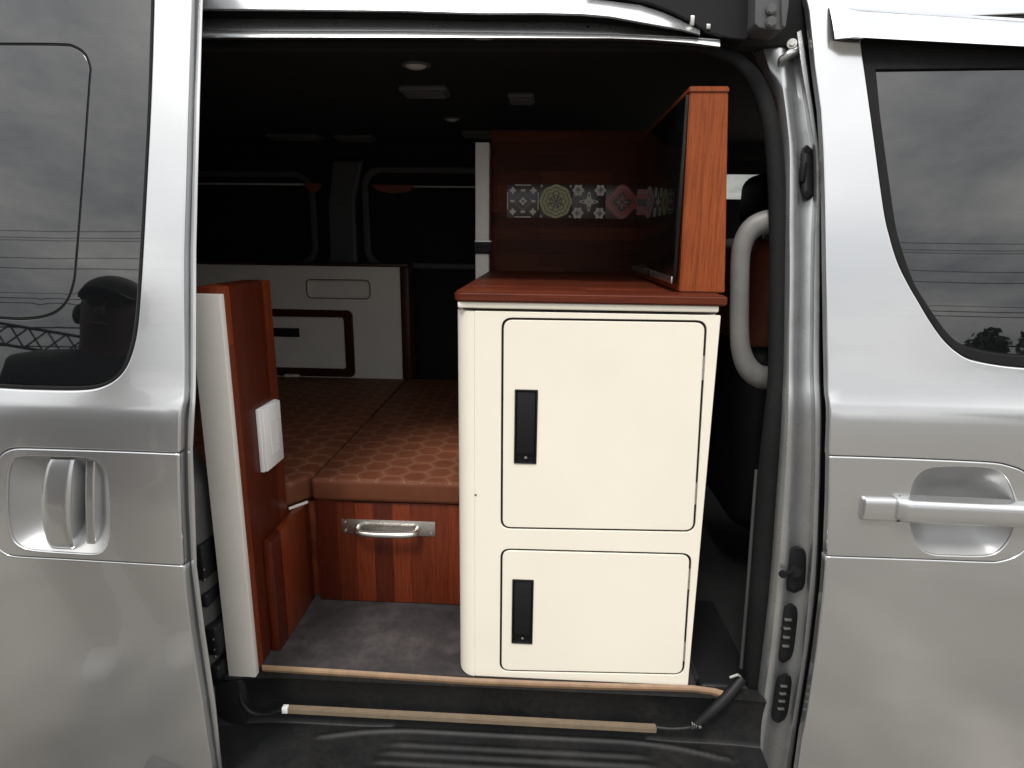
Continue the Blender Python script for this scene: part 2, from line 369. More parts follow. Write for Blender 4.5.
def panel(name, outline, holes, ys, thick, r, mats, parent, step=.014, grid=.03, back=False):
    """pressed panel facing -y: outline and holes in (x, z), outer face y = ys(x, z), edges rounded by r and returned inwards by thick"""
    loops = []
    for k, l in enumerate([outline] + list(holes)):
        l = resample([Vector(p) for p in l], step)
        if area(l) < 0: l = l[::-1]
        loops.append(l)
    pts, edges, drop, tilt = [], [], [], []
    for k, l in enumerate(loops):
        sgn = 1 if k == 0 else -1
        for q, (d, dr, tl) in enumerate(((0, r, 80), (.3 * r, .286 * r, 44), (r, 0, 0))):
            ll = inset(l, d * sgn); s0 = len(pts)
            for i, p in enumerate(ll):
                a = l[(i + 1) % len(l)] - l[i - 1]; nn = Vector((a.y, -a.x)).normalized() * sgn
                pts.append(p); drop.append(dr); tilt.append((nn, tl))
            edges += [(s0 + i, s0 + (i + 1) % len(ll)) for i in range(len(ll))]
    inner = inset(loops[0], r + grid * .3); outer_h = [inset(h, -(r + grid * .3)) for h in loops[1:]]
    xs = [p.x for p in loops[0]]; zs = [p.y for p in loops[0]]
    nx = int((max(xs) - min(xs)) / grid); nz = int((max(zs) - min(zs)) / grid)
    for i in range(1, nx + 1):
        for j in range(1, nz + 1):
            p = Vector((min(xs) + (i - .5 + .25 * (j % 2)) * grid, min(zs) + (j - .5) * grid))
            if inside(p, inner) and not any(inside(p, h) for h in outer_h): pts.append(p); drop.append(0); tilt.append((Vector((0, 0)), 0))
    vs, es, fs, ov, oe, of = geometry.delaunay_2d_cdt(pts, edges, [], 0, 1e-7)
    V, Nn, Fc = [], [], []
    def nrm(x, z, tl):
        e = .002; gx = (ys(x + e, z) - ys(x - e, z)) / (2 * e); gz = (ys(x, z + e) - ys(x, z - e)) / (2 * e)
        n = Vector((gx, -1, gz)).normalized(); w, a = tl
        if a: n = (n * math.cos(R(a)) + Vector((w.x, 0, w.y)) * math.sin(R(a))).normalized()
        return n
    idx = {}
    for i, v in enumerate(vs):
        o = ov[i][0] if ov[i] else None
        dr = drop[o] if o is not None else 0; tl = tilt[o] if o is not None else (Vector((0, 0)), 0)
        if o is not None: idx[o] = i
        V.append(Vector((v.x, ys(v.x, v.y) + dr, v.y))); Nn.append(nrm(v.x, v.y, tl))
    for f in fs:
        c = Vector((0, 0))
        for i in f: c += vs[i]
        c /= len(f)
        if inside(c, loops[0]) and not any(inside(c, h) for h in loops[1:]):
            a, b, d = (vs[i] for i in f[:3])
            ar = (b.x - a.x) * (d.y - a.y) - (b.y - a.y) * (d.x - a.x)
            Fc.append(tuple(f) if ar > 0 else tuple(f)[::-1])
    s = 0
    if thick:
        for k, l in enumerate(loops):
            n = len(l); A = [idx.get(s + i) for i in range(n)]; sg = 1 if k == 0 else -1
            if None not in A:
                b0 = len(V)
                for i in range(n):
                    w = tilt[s + i][0]; p = V[A[i]]
                    for yy in (0, thick): V.append(Vector((p.x, p.y + yy, p.z))); Nn.append(Vector((w.x, 0, w.y)))
                for i in range(n):
                    j = (i + 1) % n; q = (b0 + 2 * i, b0 + 2 * i + 1, b0 + 2 * j + 1, b0 + 2 * j)
                    Fc.append(q if sg > 0 else q[::-1])
            s += 3 * n
    if back:
        n = len(V); fr = [f for f in Fc if max(f) < len(vs)]
        m = {}
        for f in fr:
            for i in f:
                if i not in m: m[i] = len(V); V.append(V[i] + Vector((0, thick + (r - 0) * 0, 0))); Nn.append(Vector((0, 1, 0)))
        for f in fr: Fc.append(tuple(m[i] for i in f[::-1]))
    me = bpy.data.meshes.new(name); me.from_pydata([tuple(v) for v in V], [], Fc); me.update()
    for p in me.polygons: p.use_smooth = True
    me.normals_split_custom_set_from_vertices([tuple(n) for n in Nn])
    return link(name, me, mats, parent, None)
def bowl(mb, loop, ys, depth, mi=0, shr=.22):
    loop = resample([Vector(p) for p in loop], .006)
    if area(loop) < 0: loop = loop[::-1]
    c = sum(loop, Vector((0, 0))) / len(loop); rings = []
    for k in range(22):
        t = k / 22; a = t * math.pi / 2; s = 1 - .985 * t ** 1.0; d = depth * (1 - (1 - min(1, t / .75)) ** 2.4)
        rings.append([(c.x + (p.x - c.x) * s, ys(p.x, p.y) * (1 - t) + ys(c.x, c.y) * t + d, c.y + (p.y - c.y) * s) for p in loop])
    b = bmesh.new(); V = [[b.verts.new(p) for p in r] for r in rings]; n = len(loop)
    for i in range(len(V) - 1):
        for j in range(n): b.faces.new((V[i][j], V[i][(j + 1) % n], V[i + 1][(j + 1) % n], V[i + 1][j]))
    mb.add(b, mi)
flat = lambda y: (lambda x, z: y)
body = lambda off=0.0: (lambda x, z: yb(z) + off)
def yg(z): return yb(z) if z > 1.32 else yb(1.32) - (1.32 - z) * .236      # the panes run straight down past the shoulder
pane = lambda off=0.0: (lambda x, z: yg(z) + off)
xz = lambda p: Vector((p.x, p.z))

#================================================================== THE VAN
van = empty('van', (0, .8, 0), 'silver van seen from the side with its sliding door open on a camper interior', 'van')
L_in, R_in = -1.75, 1.0                                   # length of the living space
FZ, CZ = .565, 1.82                                       # floor and headliner
YF = 1.66                                                 # far side lining

# ---- sliding door, slid back, standing outboard of the body
sd_rows = [(-60, 194, 201, 206), (-20, 192, 199, 204), (0, 191, 198.5, 203), (100, 188, 194, 200), (180, 186, 192, 198), (250, 184, 190, 196.5), (340, 184, 190, 196.3), (385, 184, 190, 196),
           (400, 183.5, 189.5, 195.5), (420, 180, 188, 194.5), (450, 179.5, 187, 193), (500, 180, 188, 195), (566, 184, 191, 197), (630, 191, 199, 205), (705, 203, 210, 216), (765, 212, 218, 222), (830, 220, 226, 231), (900, 229, 235, 240)]
sd = empty('sliding_door', (-1.1, -.05, .3), parent=van)
edge = [xz(PB(b, a, DOOR)) for a, b, c, d in sd_rows]     # top to bottom
ztop = 2.0; zbot = .30
def edge_x(e, z):
    for i in range(len(e) - 1):
        if e[i].y >= z >= e[i + 1].y:
            t = (e[i].y - z) / (e[i].y - e[i + 1].y); return e[i].x + (e[i + 1].x - e[i].x) * t
    return e[0].x if z > e[0].y else e[-1].x
xr = lambda z: edge_x(edge, z)
mid = [p for p in edge if zbot < p.y < ztop]
outl = [Vector((-1.75, zbot)), Vector((xr(zbot), zbot))] + mid[::-1] + [Vector((xr(ztop), ztop)), Vector((-1.75, ztop))]
winpx = [(153.5, -40), (153.5, 5), (150.5, 100), (146, 190), (141.5, 270), (137.5, 325), (131, 355), (121, 374), (104, 386), (80, 390.5), (30, 390), (0, 388.5)]
wl = [xz(PB(a, b, DOOR)) for a, b in cr(winpx)]
zb_w = wl[-1].y
win = [Vector((-1.62, zb_w + .06)), Vector((-1.60, zb_w + .02)), Vector((-1.56, zb_w))] + wl[::-1] + [Vector((wl[0].x - .005, 1.905)), Vector((-1.60, 1.905))]
# handle plate cut-out
def plate_pts(seq): return [xz(PB(a, b, DOOR)) for a, b in cr(seq, 6)]
pl_top = [(179.6, 453.2), (130, 451.2), (83, 449.6), (40, 448.3), (17, 448), (6, 450.5), (-2, 457), (-6, 468)]
pl_bot = [(-6, 535), (-3, 546), (4, 553), (16, 556.5), (60, 559), (110, 562), (184, 566.3)]
pl = plate_pts(pl_top + pl_bot)
cut = [Vector((p.x, p.y)) for p in pl]
# skin is pierced by the window and notched by the plate
edge_top = [p for p in edge if p.y > pl[0].y + .004]; edge_low = [p for p in edge if zbot < p.y < pl[-1].y - .004]
outl = [Vector((-1.75, zbot)), Vector((xr(zbot), zbot))] + edge_low[::-1] + [Vector((xr(pl[-1].y), pl[-1].y))] + pl[::-1][1:-1] + [Vector((xr(pl[0].y), pl[0].y))] + [p for p in edge_top[::-1] if p.y < ztop] + [Vector((xr(ztop), ztop)), Vector((-1.75, ztop))]
panel('door_skin', outl, [win], body(DOOR), .014, .003, PAINT, sd)
plm = roundpoly(pl, 0)
g = .0012
plo = inset(resample(plm if area(plm) > 0 else plm[::-1], .012), g)
cupL = cr([xz(PB(a, b, DOOR)) for a, b in [(7.5, 500), (8.5, 475), (13, 461.5), (24, 457), (55, 457.2), (86, 458.5), (98, 463), (105, 474), (108, 495), (108.5, 520), (107.5, 540), (103, 550), (93, 554), (70, 553), (40, 551), (24, 548), (14, 541), (9, 525)]], 4, True)
panel('handle_plate', plo, [cupL], body(DOOR - .0005), .014, .0028, PAINT, sd, step=.01, grid=.02)
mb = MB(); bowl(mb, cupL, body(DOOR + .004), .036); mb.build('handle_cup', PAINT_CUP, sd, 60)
# the grip: a bowed upright bar, and the fixed bar beside it
def bar_loft(mb, sections):
    """sections: list of (z, x0, x1, y_edge, y_mid)"""
    rows = []
    for (z, x0, x1, ye, ym) in sections:
        row = []
        for k in range(13):
            t = k / 12; s = math.sin(math.pi * t) ** .55
            row.append((x0 + (x1 - x0) * t, ye + (ym - ye) * s, z))
        rows.append(row)
    mb.grid(rows, flip=True)
mb = MB(); secs = []
def upright_bar(pxa, pxb, py0, py1, n, ye, ym, bow, ex, dd=.018):
    rows = []
    for k in range(n):
        t = k / (n - 1); py = py0 + (py1 - py0) * t; b_ = math.sin(math.pi * t); row = []
        A = PB(pxa(t), py, DOOR + dd); B = PB(pxb(t), py, DOOR + dd); y = yb(A.z) + DOOR
        for q in range(15):
            u = q / 14; e = (1 - abs(2 * u - 1) ** ex) ** (1 / ex); row.append((A.x + (B.x - A.x) * u, y + ye + (ym - bow * b_ ** .7 - ye) * e, A.z))
        rows.append(row)
    m_ = MB(); m_.grid(rows); m_.grid([[rows[0][0]] * 15, rows[0]]); m_.grid([rows[-1], [rows[-1][0]] * 15]); return m_
upright_bar(lambda t: 44 - 4 * math.sin(math.pi * t) ** .6 + 1.5 * t, lambda t: 73 + 1.2 * math.sin(math.pi * t), 460.5, 549.5, 19, .034, .006, .012, 7, .0).build('door_handle', PAINT, sd, 60)
upright_bar(lambda t: 84 + t, lambda t: 95.5 + t, 461, 545, 9, .04, .016, .003, 7, .015).build('handle_guide', PAINT, sd, 60)
# leading edge of the door: groove and lip
rows = []
for a, b, c, d in sd_rows:
    p0 = PB(b, a, DOOR); p0.y += .003; p1 = P(b + .6, a, p0.y + .013); p2 = P(c, a, p0.y + .015); p3 = P(c + .8, a, p0.y + .008); p4 = P(c + (d - c) * .5, a, p0.y + .0065); p5 = P(d - .3, a, p0.y + .010); p6 = P(d, a, p0.y + .02); p7 = p6 + Vector((-.05, .045, 0))
    rows.append([p0, p1, p2, p3, p4, p5, p6, p7])
mb = MB(); mb.grid(rows, mids=[0, 1, 0, 0, 0, 0, 0]); mb.build('door_edge', [PAINT, DKGREY], sd, 50)
# inner face of the door, so that it has depth from the side
mb = MB(); rows = []
for k in range(21):
    z = zbot + (ztop - zbot) * k / 20; y = yb(z) + DOOR + .065; rows.append([(-1.75, y, z), (xr(z) - .075, y, z)])
mb.grid(rows, flip=True); mb.build('inner_panel', BLACK, sd)
# glass: a dark pane with a rubber border and a smaller sliding pane inside
wseal = inset(resample(win if area(win) > 0 else win[::-1], .012), .0005)
wg = inset(resample(wseal, .012), .0050)
panel('window_seal', wseal, [inset(wg, .0)], pane(DOOR + .0012), .012, .0018, RUBBER, sd)
vent_px = [(0, 43), (60, 43.5), (75, 46), (86, 54), (91, 68), (90, 84), (84, 170), (77, 260), (74, 285), (66, 304), (50, 316), (25, 320), (0, 319)]
vl = [xz(PB(a, b, DOOR + .004)) for a, b in cr(vent_px)]
vent = [Vector((-1.40, vl[0].y - .03)), Vector((-1.37, vl[0].y))] + vl + [Vector((-1.37, vl[-1].y)), Vector((-1.40, vl[-1].y + .03))]
vent = vent if area(vent) > 0 else vent[::-1]
vent = resample(vent, .02)
panel('window', inset(wg, .0008), [vent], pane(DOOR + .004), .006, .0012, GLASS, sd)
panel('sliding_pane', inset(vent, .0034), [], pane(DOOR + .0042), .006, .0012, GLASS, sd)
vo = inset(vent, .0004); vi = inset(vent, .0030)
panel('pane_seal', vo, [vi], pane(DOOR + .0052), .006, .0008, RUBBER, sd)

# ---- front door
fd = empty('front_door', (1.0, 0, .3), parent=van)
fe_px = [(-60, 797), (-20, 803), (0, 806.5), (10, 809), (66, 815), (110, 821), (150, 823.5), (200, 825), (263, 826), (330, 827), (372, 828), (395, 828.5), (405, 830), (425, 830.3), (456, 829), (500, 828), (556, 826), (592, 823.5), (650, 816.5), (735, 802.5), (790, 794.5), (850, 785), (900, 778)]
fe = [xz(PB(b, a, 0)) for a, b in fe_px]
xl = lambda z: edge_x(fe, z)
fp_top = [(828.9, 455.5), (870, 456.7), (930, 459), (990, 462), (1010, 465.5), (1026, 472), (1036, 484), (1040, 500)]
fp_bot = [(1038, 525), (1030, 544), (1017, 556), (1000, 561.5), (985, 562), (930, 560), (826, 556.5)]
fp = [xz(PB(a, b)) for a, b in cr(fp_top + fp_bot, 6)]
fw_px = [(859, 22), (861, 40), (864.5, 66), (873, 128), (884, 208), (890, 236), (898, 262), (908, 283), (919, 302), (931, 322), (944, 340), (957, 352), (972, 360), (1000, 365.5), (1024, 368)]
fwl = [xz(PB(a, b)) for a, b in cr(fw_px)]
fwin = fwl + [Vector((1.05, fwl[-1].y - .012)), Vector((1.35, fwl[-1].y - .02)), Vector((1.45, fwl[-1].y + .03)), Vector((1.05, fwl[0].y + .015)), Vector((.8, fwl[0].y + .012))]
fwin = fwin if area(fwin) > 0 else fwin[::-1]
ft = [p for p in fe if fp[0].y + .004 < p.y < ztop]; fl = [p for p in fe if zbot < p.y < fp[-1].y - .004]
fout = [Vector((xl(zbot), zbot)), Vector((1.6, zbot)), Vector((1.6, ztop)), Vector((xl(ztop), ztop))] + ft + [Vector((xl(fp[0].y), fp[0].y))] + fp[1:-1] + [Vector((xl(fp[-1].y), fp[-1].y))] + fl
panel('door_skin', fout, [fwin], body(), .014, .003, PAINT, fd)
fpo = fp if area(fp) > 0 else fp[::-1]
cupR = cr([xz(PB(a, b)) for a, b in [(910, 505), (912, 488), (919, 475), (931, 468.5), (950, 467), (975, 467.5), (995, 470), (1006, 478), (1013, 492), (1016.5, 508), (1014, 528), (1007, 543), (996, 553), (980, 556), (955, 555.5), (932, 554), (918, 545), (911, 527)]], 4, True)
panel('handle_plate', inset(resample(fpo, .012), g), [cupR], body(-.0005), .014, .0028, PAINT, fd, step=.01, grid=.02)
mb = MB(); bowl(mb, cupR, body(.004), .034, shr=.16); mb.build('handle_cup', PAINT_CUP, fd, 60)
def hbar(name, x0, x1, zlo, zhi, out, droop=0, tap0=.002, tap1=.002):
    mb = MB(); rows = []
    for k in range(23):
        t = k / 22; x = x0 + (x1 - x0) * t; e = min(t, 1 - t) * (x1 - x0); q = 1 - max(0, 1 - e / .003) ** 2 * .30
        zc, zh = (zlo + zhi) / 2 - droop * t, (zhi - zlo) / 2 * (.90 + .10 * min(1, e / .003)); row = []
        for j in range(15):
            a = math.pi * j / 14; row.append((x, yb(zc) + .006 - (out + .006) * math.sin(a) ** .3 * q, zc + zh * (abs(math.cos(a)) ** .7) * (1 if math.cos(a) > 0 else -1)))
        rows.append(row)
    def cap(r): return [r, [((r[0][0]), yb(r[0][2]) + .006, sum(p[2] for p in r) / len(r))] * len(r)]
    for ring in (rows[0], rows[-1]): mb.grid([ring, [(ring[0][0], yb(zlo) + .006, (zlo + zhi) / 2)] * len(ring)], flip=ring is rows[0])
    mb.grid(rows); mb.build(name, PAINT, fd, 40)
q0, q1 = PB(864.5, 498.6, -.010), PB(898.5, 522.6, -.010); hbar('lock_cap', q0.x, q1.x, q1.z, q0.z, .012)
q2, q3 = PB(901.8, 500.4, -.022), PB(1034, 525.5, -.022); mbg = MB(); mbg.box(q1.x - .001, q2.x + .016, yb(q1.z) - .002, yb(q1.z) + .004, q1.z - .0025, q0.z + .0035, .001); mbg.build('handle_shadow_strip', BLACK, fd)  # black strip standing in for the shadow between lock cap and lever
hbar('door_handle', q2.x, q3.x + .012, PB(900, 523.5, -.022).z, q2.z, .026, droop=.004)
mb = MB(); rows = []
for k in range(21):
    z = zbot + (ztop - zbot) * k / 20; y = yb(z) + .055; rows.append([(xl(z) + .012, y, z), (1.6, y, z)])
# lining only below the waist: the window stays open behind the glass
mb.grid([r for r in rows if r[0][2] < 1.24], flip=True); mb.build('inner_panel', BLACK, fd)
fs_out = inset(resample(fwin, .012), .0004)
gl_px = [(877, 69.5), (879, 90), (882, 120), (891, 186), (897, 226), (904, 252), (915, 282), (926, 301), (940, 322), (953, 338), (967, 347), (993, 353), (1024, 356)]
gl = [xz(PB(a, b)) for a, b in cr(gl_px)]
glass = gl + [Vector((1.05, gl[-1].y - .010)), Vector((1.34, gl[-1].y - .016)), Vector((1.43, gl[-1].y + .03)), Vector((1.05, gl[0].y + .004)), Vector((.8, gl[0].y + .003))]
glass = glass if area(glass) > 0 else glass[::-1]
panel('window_seal', fs_out, [glass], pane(.002), .012, .0025, RUBBER, fd)  # tall black top band also paints the shade under the rain visor
panel('window', inset(resample(glass, .014), .0006), [], pane(.007), .005, .001, GLASS, fd)
# rain visor over the window
vA, vB = PB(827, 7), PB(1024, 19); wA, wB = PB(832, 36.5, -.026), PB(1024, 47.5, -.026)
mb = MB(); rows = []
for k in range(41):
    t = k / 40; x = vA.x + .002 + (1.45 - vA.x) * t; f_ = (x - vA.x) / (vB.x - vA.x); fade = min(1, t * 60 + .45) * min(1, (1 - t) * 12 + .2)
    top_ = vA.z + (vB.z - vA.z) * f_ - .006 * max(0, f_ - 1) ** 2; bot = wA.z + (wB.z - wA.z) * f_ - .008 * max(0, f_ - 1) ** 2
    row = []
    for j in range(11):
        a = j / 10; z = top_ + (bot - top_) * a; row.append((x + .005 * a, yb(z) - .002 - (.026 * fade) * math.sin(a * math.pi / 2) ** .9, z))
    row.append((x + .005, yb(bot) - .002 - .023 * fade, bot - .0006)); row.append((x + .005, yb(bot) - .004 * fade, bot + .004))
    rows.append(row)
mb.grid(rows, flip=False); mb.build('rain_visor', CHROME, fd, 50)

# ---- door pillar between the opening and the front door
PT = [(-60, 735, 764, 772, 786, 791, 793), (-20, 738, 770, 779, 789, 797, 802), (10, 742, 778, 786, 793, 800, 808.5), (40, 744, 778, 786, 796.5, 804, 812), (66, 760, 780, 788, 800, 808, 815), (90, 770, 783, 790, 804, 811, 818),
      (110, 774, 786, 792, 808, 815, 821), (128, 776, 788, 793.5, 810, 816.5, 822.5), (148, 778, 790, 797, 815, 821, 823.5), (200, 779, 790, 798, 815.5, 821.5, 825), (222, 780, 789.5, 797.5, 814, 821, 825.5), (263, 781, 790, 798, 813, 821, 826), (372, 780, 789, 796, 812, 820, 828), (410, 779, 788.5, 796, 814, 822, 830),
      (470, 775, 786, 795, 814, 821, 829), (557, 769, 781, 789, 811, 818, 826), (592, 766, 777, 785, 808, 816, 823.5), (650, 759, 771, 779, 802.5, 809, 817), (735, 749, 759, 767, 789, 796, 803), (790, 742, 752, 760, 780, 788, 795), (850, 732, 743, 750, 770, 779, 786), (900, 724, 735, 742, 762, 771, 779)]
rows = []
def pil(y, s, a, b, c, d, e):
    o = [PB(s, y, .10)]
    o += [PB(s + (a - s) * .45, y, .062), PB(a, y, .050), PB(b - 2, y, .050), PB(b, y, .054), PB(b + 2.2, y, .070), PB((b + c) / 2, y, .074), PB(c - 2.5, y, .070), PB(c - .4, y, .046), PB(c + 1.5, y, .038), PB(d - 1.5, y, .037), PB(d, y, .042)]
    o += [PB(d + .6, y, .060), PB(e - 1, y, .062), PB(e + .5, y, .016)]
    return o
fine = []
for i in range(len(PT) - 1):
    n = max(1, int((PT[i + 1][0] - PT[i][0]) / 9))
    for k in range(n):
        t = k / n; fine.append(tuple(PT[i][j] + (PT[i + 1][j] - PT[i][j]) * t for j in range(7)))
fine.append(PT[-1])
sm = fine
for _ in range(2):
    sm = [sm[0]] + [tuple((sm[i - 1][j] + 2 * sm[i][j] + sm[i + 1][j]) / 4 for j in range(7)) for i in range(1, len(sm) - 1)] + [sm[-1]]
rows = [pil(*r) for r in sm]
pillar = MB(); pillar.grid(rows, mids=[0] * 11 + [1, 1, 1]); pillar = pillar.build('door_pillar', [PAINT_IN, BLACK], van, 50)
def on_pil(px, py, off=.068): return PB(px, py, off)
# rubber stop, striker, contact plates
def pad(name, px0, px1, py0, py1, off, lean, mats, extra=None):
    mb = MB(); rows = []
    n = 17
    for k in range(n):
        t = k / (n - 1); py = py0 + (py1 - py0) * t; w = (1 - abs(2 * t - 1) ** 5) ** .5; w = max(w, .12); c = (px0 + px1) / 2 + lean * (t - .5); h = (px1 - px0) / 2 * w; row = []
        for j in range(9):
            a = j / 8; row.append(on_pil(c - h + 2 * h * a, py, off - .010 * math.sin(math.pi * a) ** .5 * (1 if 0 < k < n - 1 else 0)))
        rows.append(row)
    mb.grid(rows)
    if extra: extra(mb)
    return mb.build(name, mats, pillar, 50)
def stop_x(mb):
    for py in (150, 193):
        p = on_pil(807 if py < 170 else 808, py, .056); mb.disc(p, (0, 1, 0), .0052, .004, 16)
    a = on_pil(803.5, 172, .056); mb.box(a.x - .006, a.x + .004, a.y - .006, a.y + .008, a.z - .018, a.z + .018, .003)
pad('rubber_stop', 800.5, 814, 145, 200, .066, 1, BLACK, stop_x)
def striker_x(mb):
    p = on_pil(795, 571, .05); mb.disc(p, (0, -1, 0), .010, .012, 20)
    mb.tube([on_pil(795, 571, .05), on_pil(783, 574, .034)], .0042, 12, smooth=1); mb.disc(on_pil(783, 574, .034), (-.6, -.7, 0), .0072, .006, 16)
pad('striker', 784.5, 806, 546, 593, .064, -2, BLACK, striker_x)
def contact_x(py0, py1, pxa, pxb):
    def f(mb):
        for k in range(4):
            py = py0 + (py1 - py0) * (k + .5) / 4; p = on_pil(pxa + (pxb - pxa) * (k + .5) / 4, py, .053); mb.box(p.x - .0065, p.x + .0065, p.y - .004, p.y + .004, p.z - .0022, p.z + .0022, .0008, mi=1)
    return f
pad('contact_plate', 778, 796, 603, 663, .063, -7, [BLACK, DKGREY], contact_x(615, 650, 788, 785))
pad('contact_plate', 773, 790, 673, 723, .063, -7, [BLACK, DKGREY], contact_x(682, 712, 784, 780))
mb = MB(); p = on_pil(792, 44, .040); mb.disc(p, (-.35, -.9, .1), .0085, .005, 24); mb.disc(p + Vector((-.001, -.004, 0)), (-.35, -.9, .1), .0048, .006, 6); mb.build('bolt', STEEL, pillar)
mb = MB(); mb.tube([on_pil(779, 66, .050), on_pil(781, 60, .040), on_pil(788, 55, .034), on_pil(795, 52, .034), on_pil(798, 47, .036)], [.002, .006, .0075, .006, .002]); mb.build('pressed_bead', PAINT_IN, pillar)
# black gap backing under the door edge, seal of the opening
mb = MB()
sp = [(150, 43.2), (205, 43), (300, 42.8), (400, 42.7), (500, 42.6), (600, 42.6), (650, 43.6), (685, 46), (712, 50.5), (734, 59), (750, 73), (761, 92), (769, 118), (774, 150), (777.5, 200), (778.5, 263), (777.5, 372), (774, 420), (769, 470), (760.5, 592), (756, 650), (750.5, 735), (746, 790), (740, 850)]
sr = [.0085] * 5 + [.0085, .009, .0095, .0105, .012, .0135, .0145, .015, .0155, .016, .016, .0165, .018, .019, .020, .019, .017, .016, .016]
def sdep(py): return .085 + yb(P(600, min(py, 760), .1).z) * .8
mb.tube([P(a, b, sdep(b)) for a, b in sp], sr, 16, flat=.8); mb.build('opening_seal', RUBBER, van)
mb = MB()
lp = [(756.5, 470), (752, 530), (747.5, 592), (741, 668)]
mb.tube([P(a, b, sdep(b) + .012) for a, b in lp], .0035, 8); mb.build('seal_lip', LIP, van)

# ---- rail, roller track and flange above the opening
def strip(name, cols, mat, parent=van, mids=None, angle=50):
    mb = MB(); mb.grid(cols, mids=mids); return mb.build(name, mat, parent, angle)
RC = [(150, -16, 10.5), (195, -16, 11), (300, -15, 11.5), (400, -15, 12.5), (480, -13, 15), (540, -8, 15), (580, -2, 16), (610, 1, 18.5), (640, 5, 24), (662, 12, 28), (680, 20, 31), (700, 30, 36)]
cols = []
for x, u, l in RC:
    cols.append([P(x, u, .22), P(x, u + .2, .162), P(x, (u + l) / 2, .152), P(x, l - 2.5, .146), P(x, l - .6, .150), P(x, l, .160), P(x, l + .6, .20)])
strip('roof_rail', cols, PAINT)
TC = [(150, 12, 29.5, 33.5, 37.5), (195, 12, 30, 34, 38), (300, 12.5, 30.8, 34.5, 37.5), (400, 13.5, 31, 34.5, 37.5), (480, 16, 32, 35.5, 38), (560, 16, 33, 36, 38.3), (610, 19, 34, 36.5, 38.5), (650, 26, 36.2, 38, 40), (690, 34, 38.2, 39.6, 43), (720, 37, 40.5, 42.5, 47)]
cols = []
for x, a, b, c, d in TC:
    cols.append([P(x, a - 2, .20), P(x, a + (b - a) * .30, .218), P(x, a + (b - a) * .36, .196), P(x, b - (b - a) * .22, .182), P(x, b - 1, .176), P(x, b, .176), P(x, b + .3, .19)])
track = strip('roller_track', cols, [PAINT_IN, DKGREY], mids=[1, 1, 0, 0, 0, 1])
cols = []
for x, a, b, c, d in TC: cols.append([P(x, b - .4, .19), P(x, b + .2, .158), P(x, c, .150), P(x, d - .5, .148), P(x, d + 2, .165)])
strip('track_flange', cols, PAINT)
for k, (x, y_) in enumerate([(300, 24.5), (338, 25.8), (362, 25.8), (414, 26.5), (453, 26.8), (499, 27.5), (524, 26.8), (558, 27.2), (588, 27.5), (615, 29)]):
    mb = MB(); p = P(x, y_, .189); big = k == 2; mb.disc(p, (0, -.85, .5), .0042 if big else .0028, .003, 14)
    if big: mb.disc(p, (0, -.85, .5), .0055, .002, 14)
    mb.build('screw', BLACK if k % 3 == 2 else DKGREY, track)
# black end cover of the track and its bracket
cov_out = [xz(P(a, b, .17)) for a, b in [(596, -60), (596, -2), (625, 0), (650, 5), (672, 13.5), (692, 24), (706, 33), (728, 39.5), (744, 41), (752, 36), (757, 26), (760, 0), (764, -60)]]
panel('track_cover', roundpoly(cov_out, .004), [], flat(.165), .05, .003, BLACK, van)
mb = MB()
for a, b in [(692, 21), (708, 27)]:
    mb = MB(); p = P(a, b, .163); mb.box(p.x - .0035, p.x + .0035, p.y - .004, p.y + .004, p.z - (.008 if a < 700 else .004), p.z + (.008 if a < 700 else .004), .001); mb.build('track_clip', STEEL, van)
br_out = [xz(P(a, b, .125)) for a, b in [(757, -60), (755, 24), (759, 28), (780, 30.5), (786, 27), (789, 5), (791, -60)]]
brk = panel('track_bracket', roundpoly(br_out, .003), [], flat(.125), .05, .0025, TRIM, van)
mb = MB()
for b in (9, 22):
    p = P(771, b, .122); mb.disc(p, (0, -1, 0), .0072, .008, 6); mb.disc(p, (0, -1, 0), .0088, .004, 20)
mb.build('bracket_bolt', DKGREY, brk)
mb = MB(); mb.tube([P(782, -20, .12), P(782.5, 12, .12), P(783, 26, .122)], .003, 8, smooth=1); mb.build('bracket_rib', TRIM, brk)

# ---- shell: roof, rear side, far side, ends, floor
mb = MB(); rows = []
for (y, z) in [(.215, 1.845), (.2, 1.93), (.26, 2.02), (.40, 2.07), (.8, 2.10), (1.2, 2.07), (1.42, 2.0), (1.50, 1.9), (1.74, 1.25), (1.76, 1.1), (1.75, .6), (1.70, .30)]: rows.append([(-2.6, y, z), (-1.5, y, z), (0, y, z), (1.62, y, z)])
def fscreen(): return
mb.grid(rows[:7]); roof = mb.build('roof', PAINT, van, 60)
mb = MB(); mb.box(-2.6, 1.15, .235, 1.62, CZ, CZ + .02, .004); hl = mb.build('headliner', LINER, van)
mb = MB(); mb.box(-2.6, 1.15, .20, .235, CZ - .03, CZ + .12, .006); mb.build('roof_side_lining', LINER, van)
# rear body side behind the sliding door
mb = MB(); rows = []
for k in range(25):
    z = .30 + (1.93 - .30) * k / 24; sh = -.075 * min(1, max(0, (z - 1.0) / .12)); rows.append([(-2.6, yb(z) + .005, z), (-1.3, yb(z) + .005, z), (-.70 + sh, yb(z) + .010, z), (-.665 + sh, yb(z) + .022, z), (-.655 + sh, yb(z) + .05, z), (-.648 + sh, yb(z) + .10, z)])
mb.grid(rows, flip=True); mb.build('rear_side', [DKGREY], van, 50)
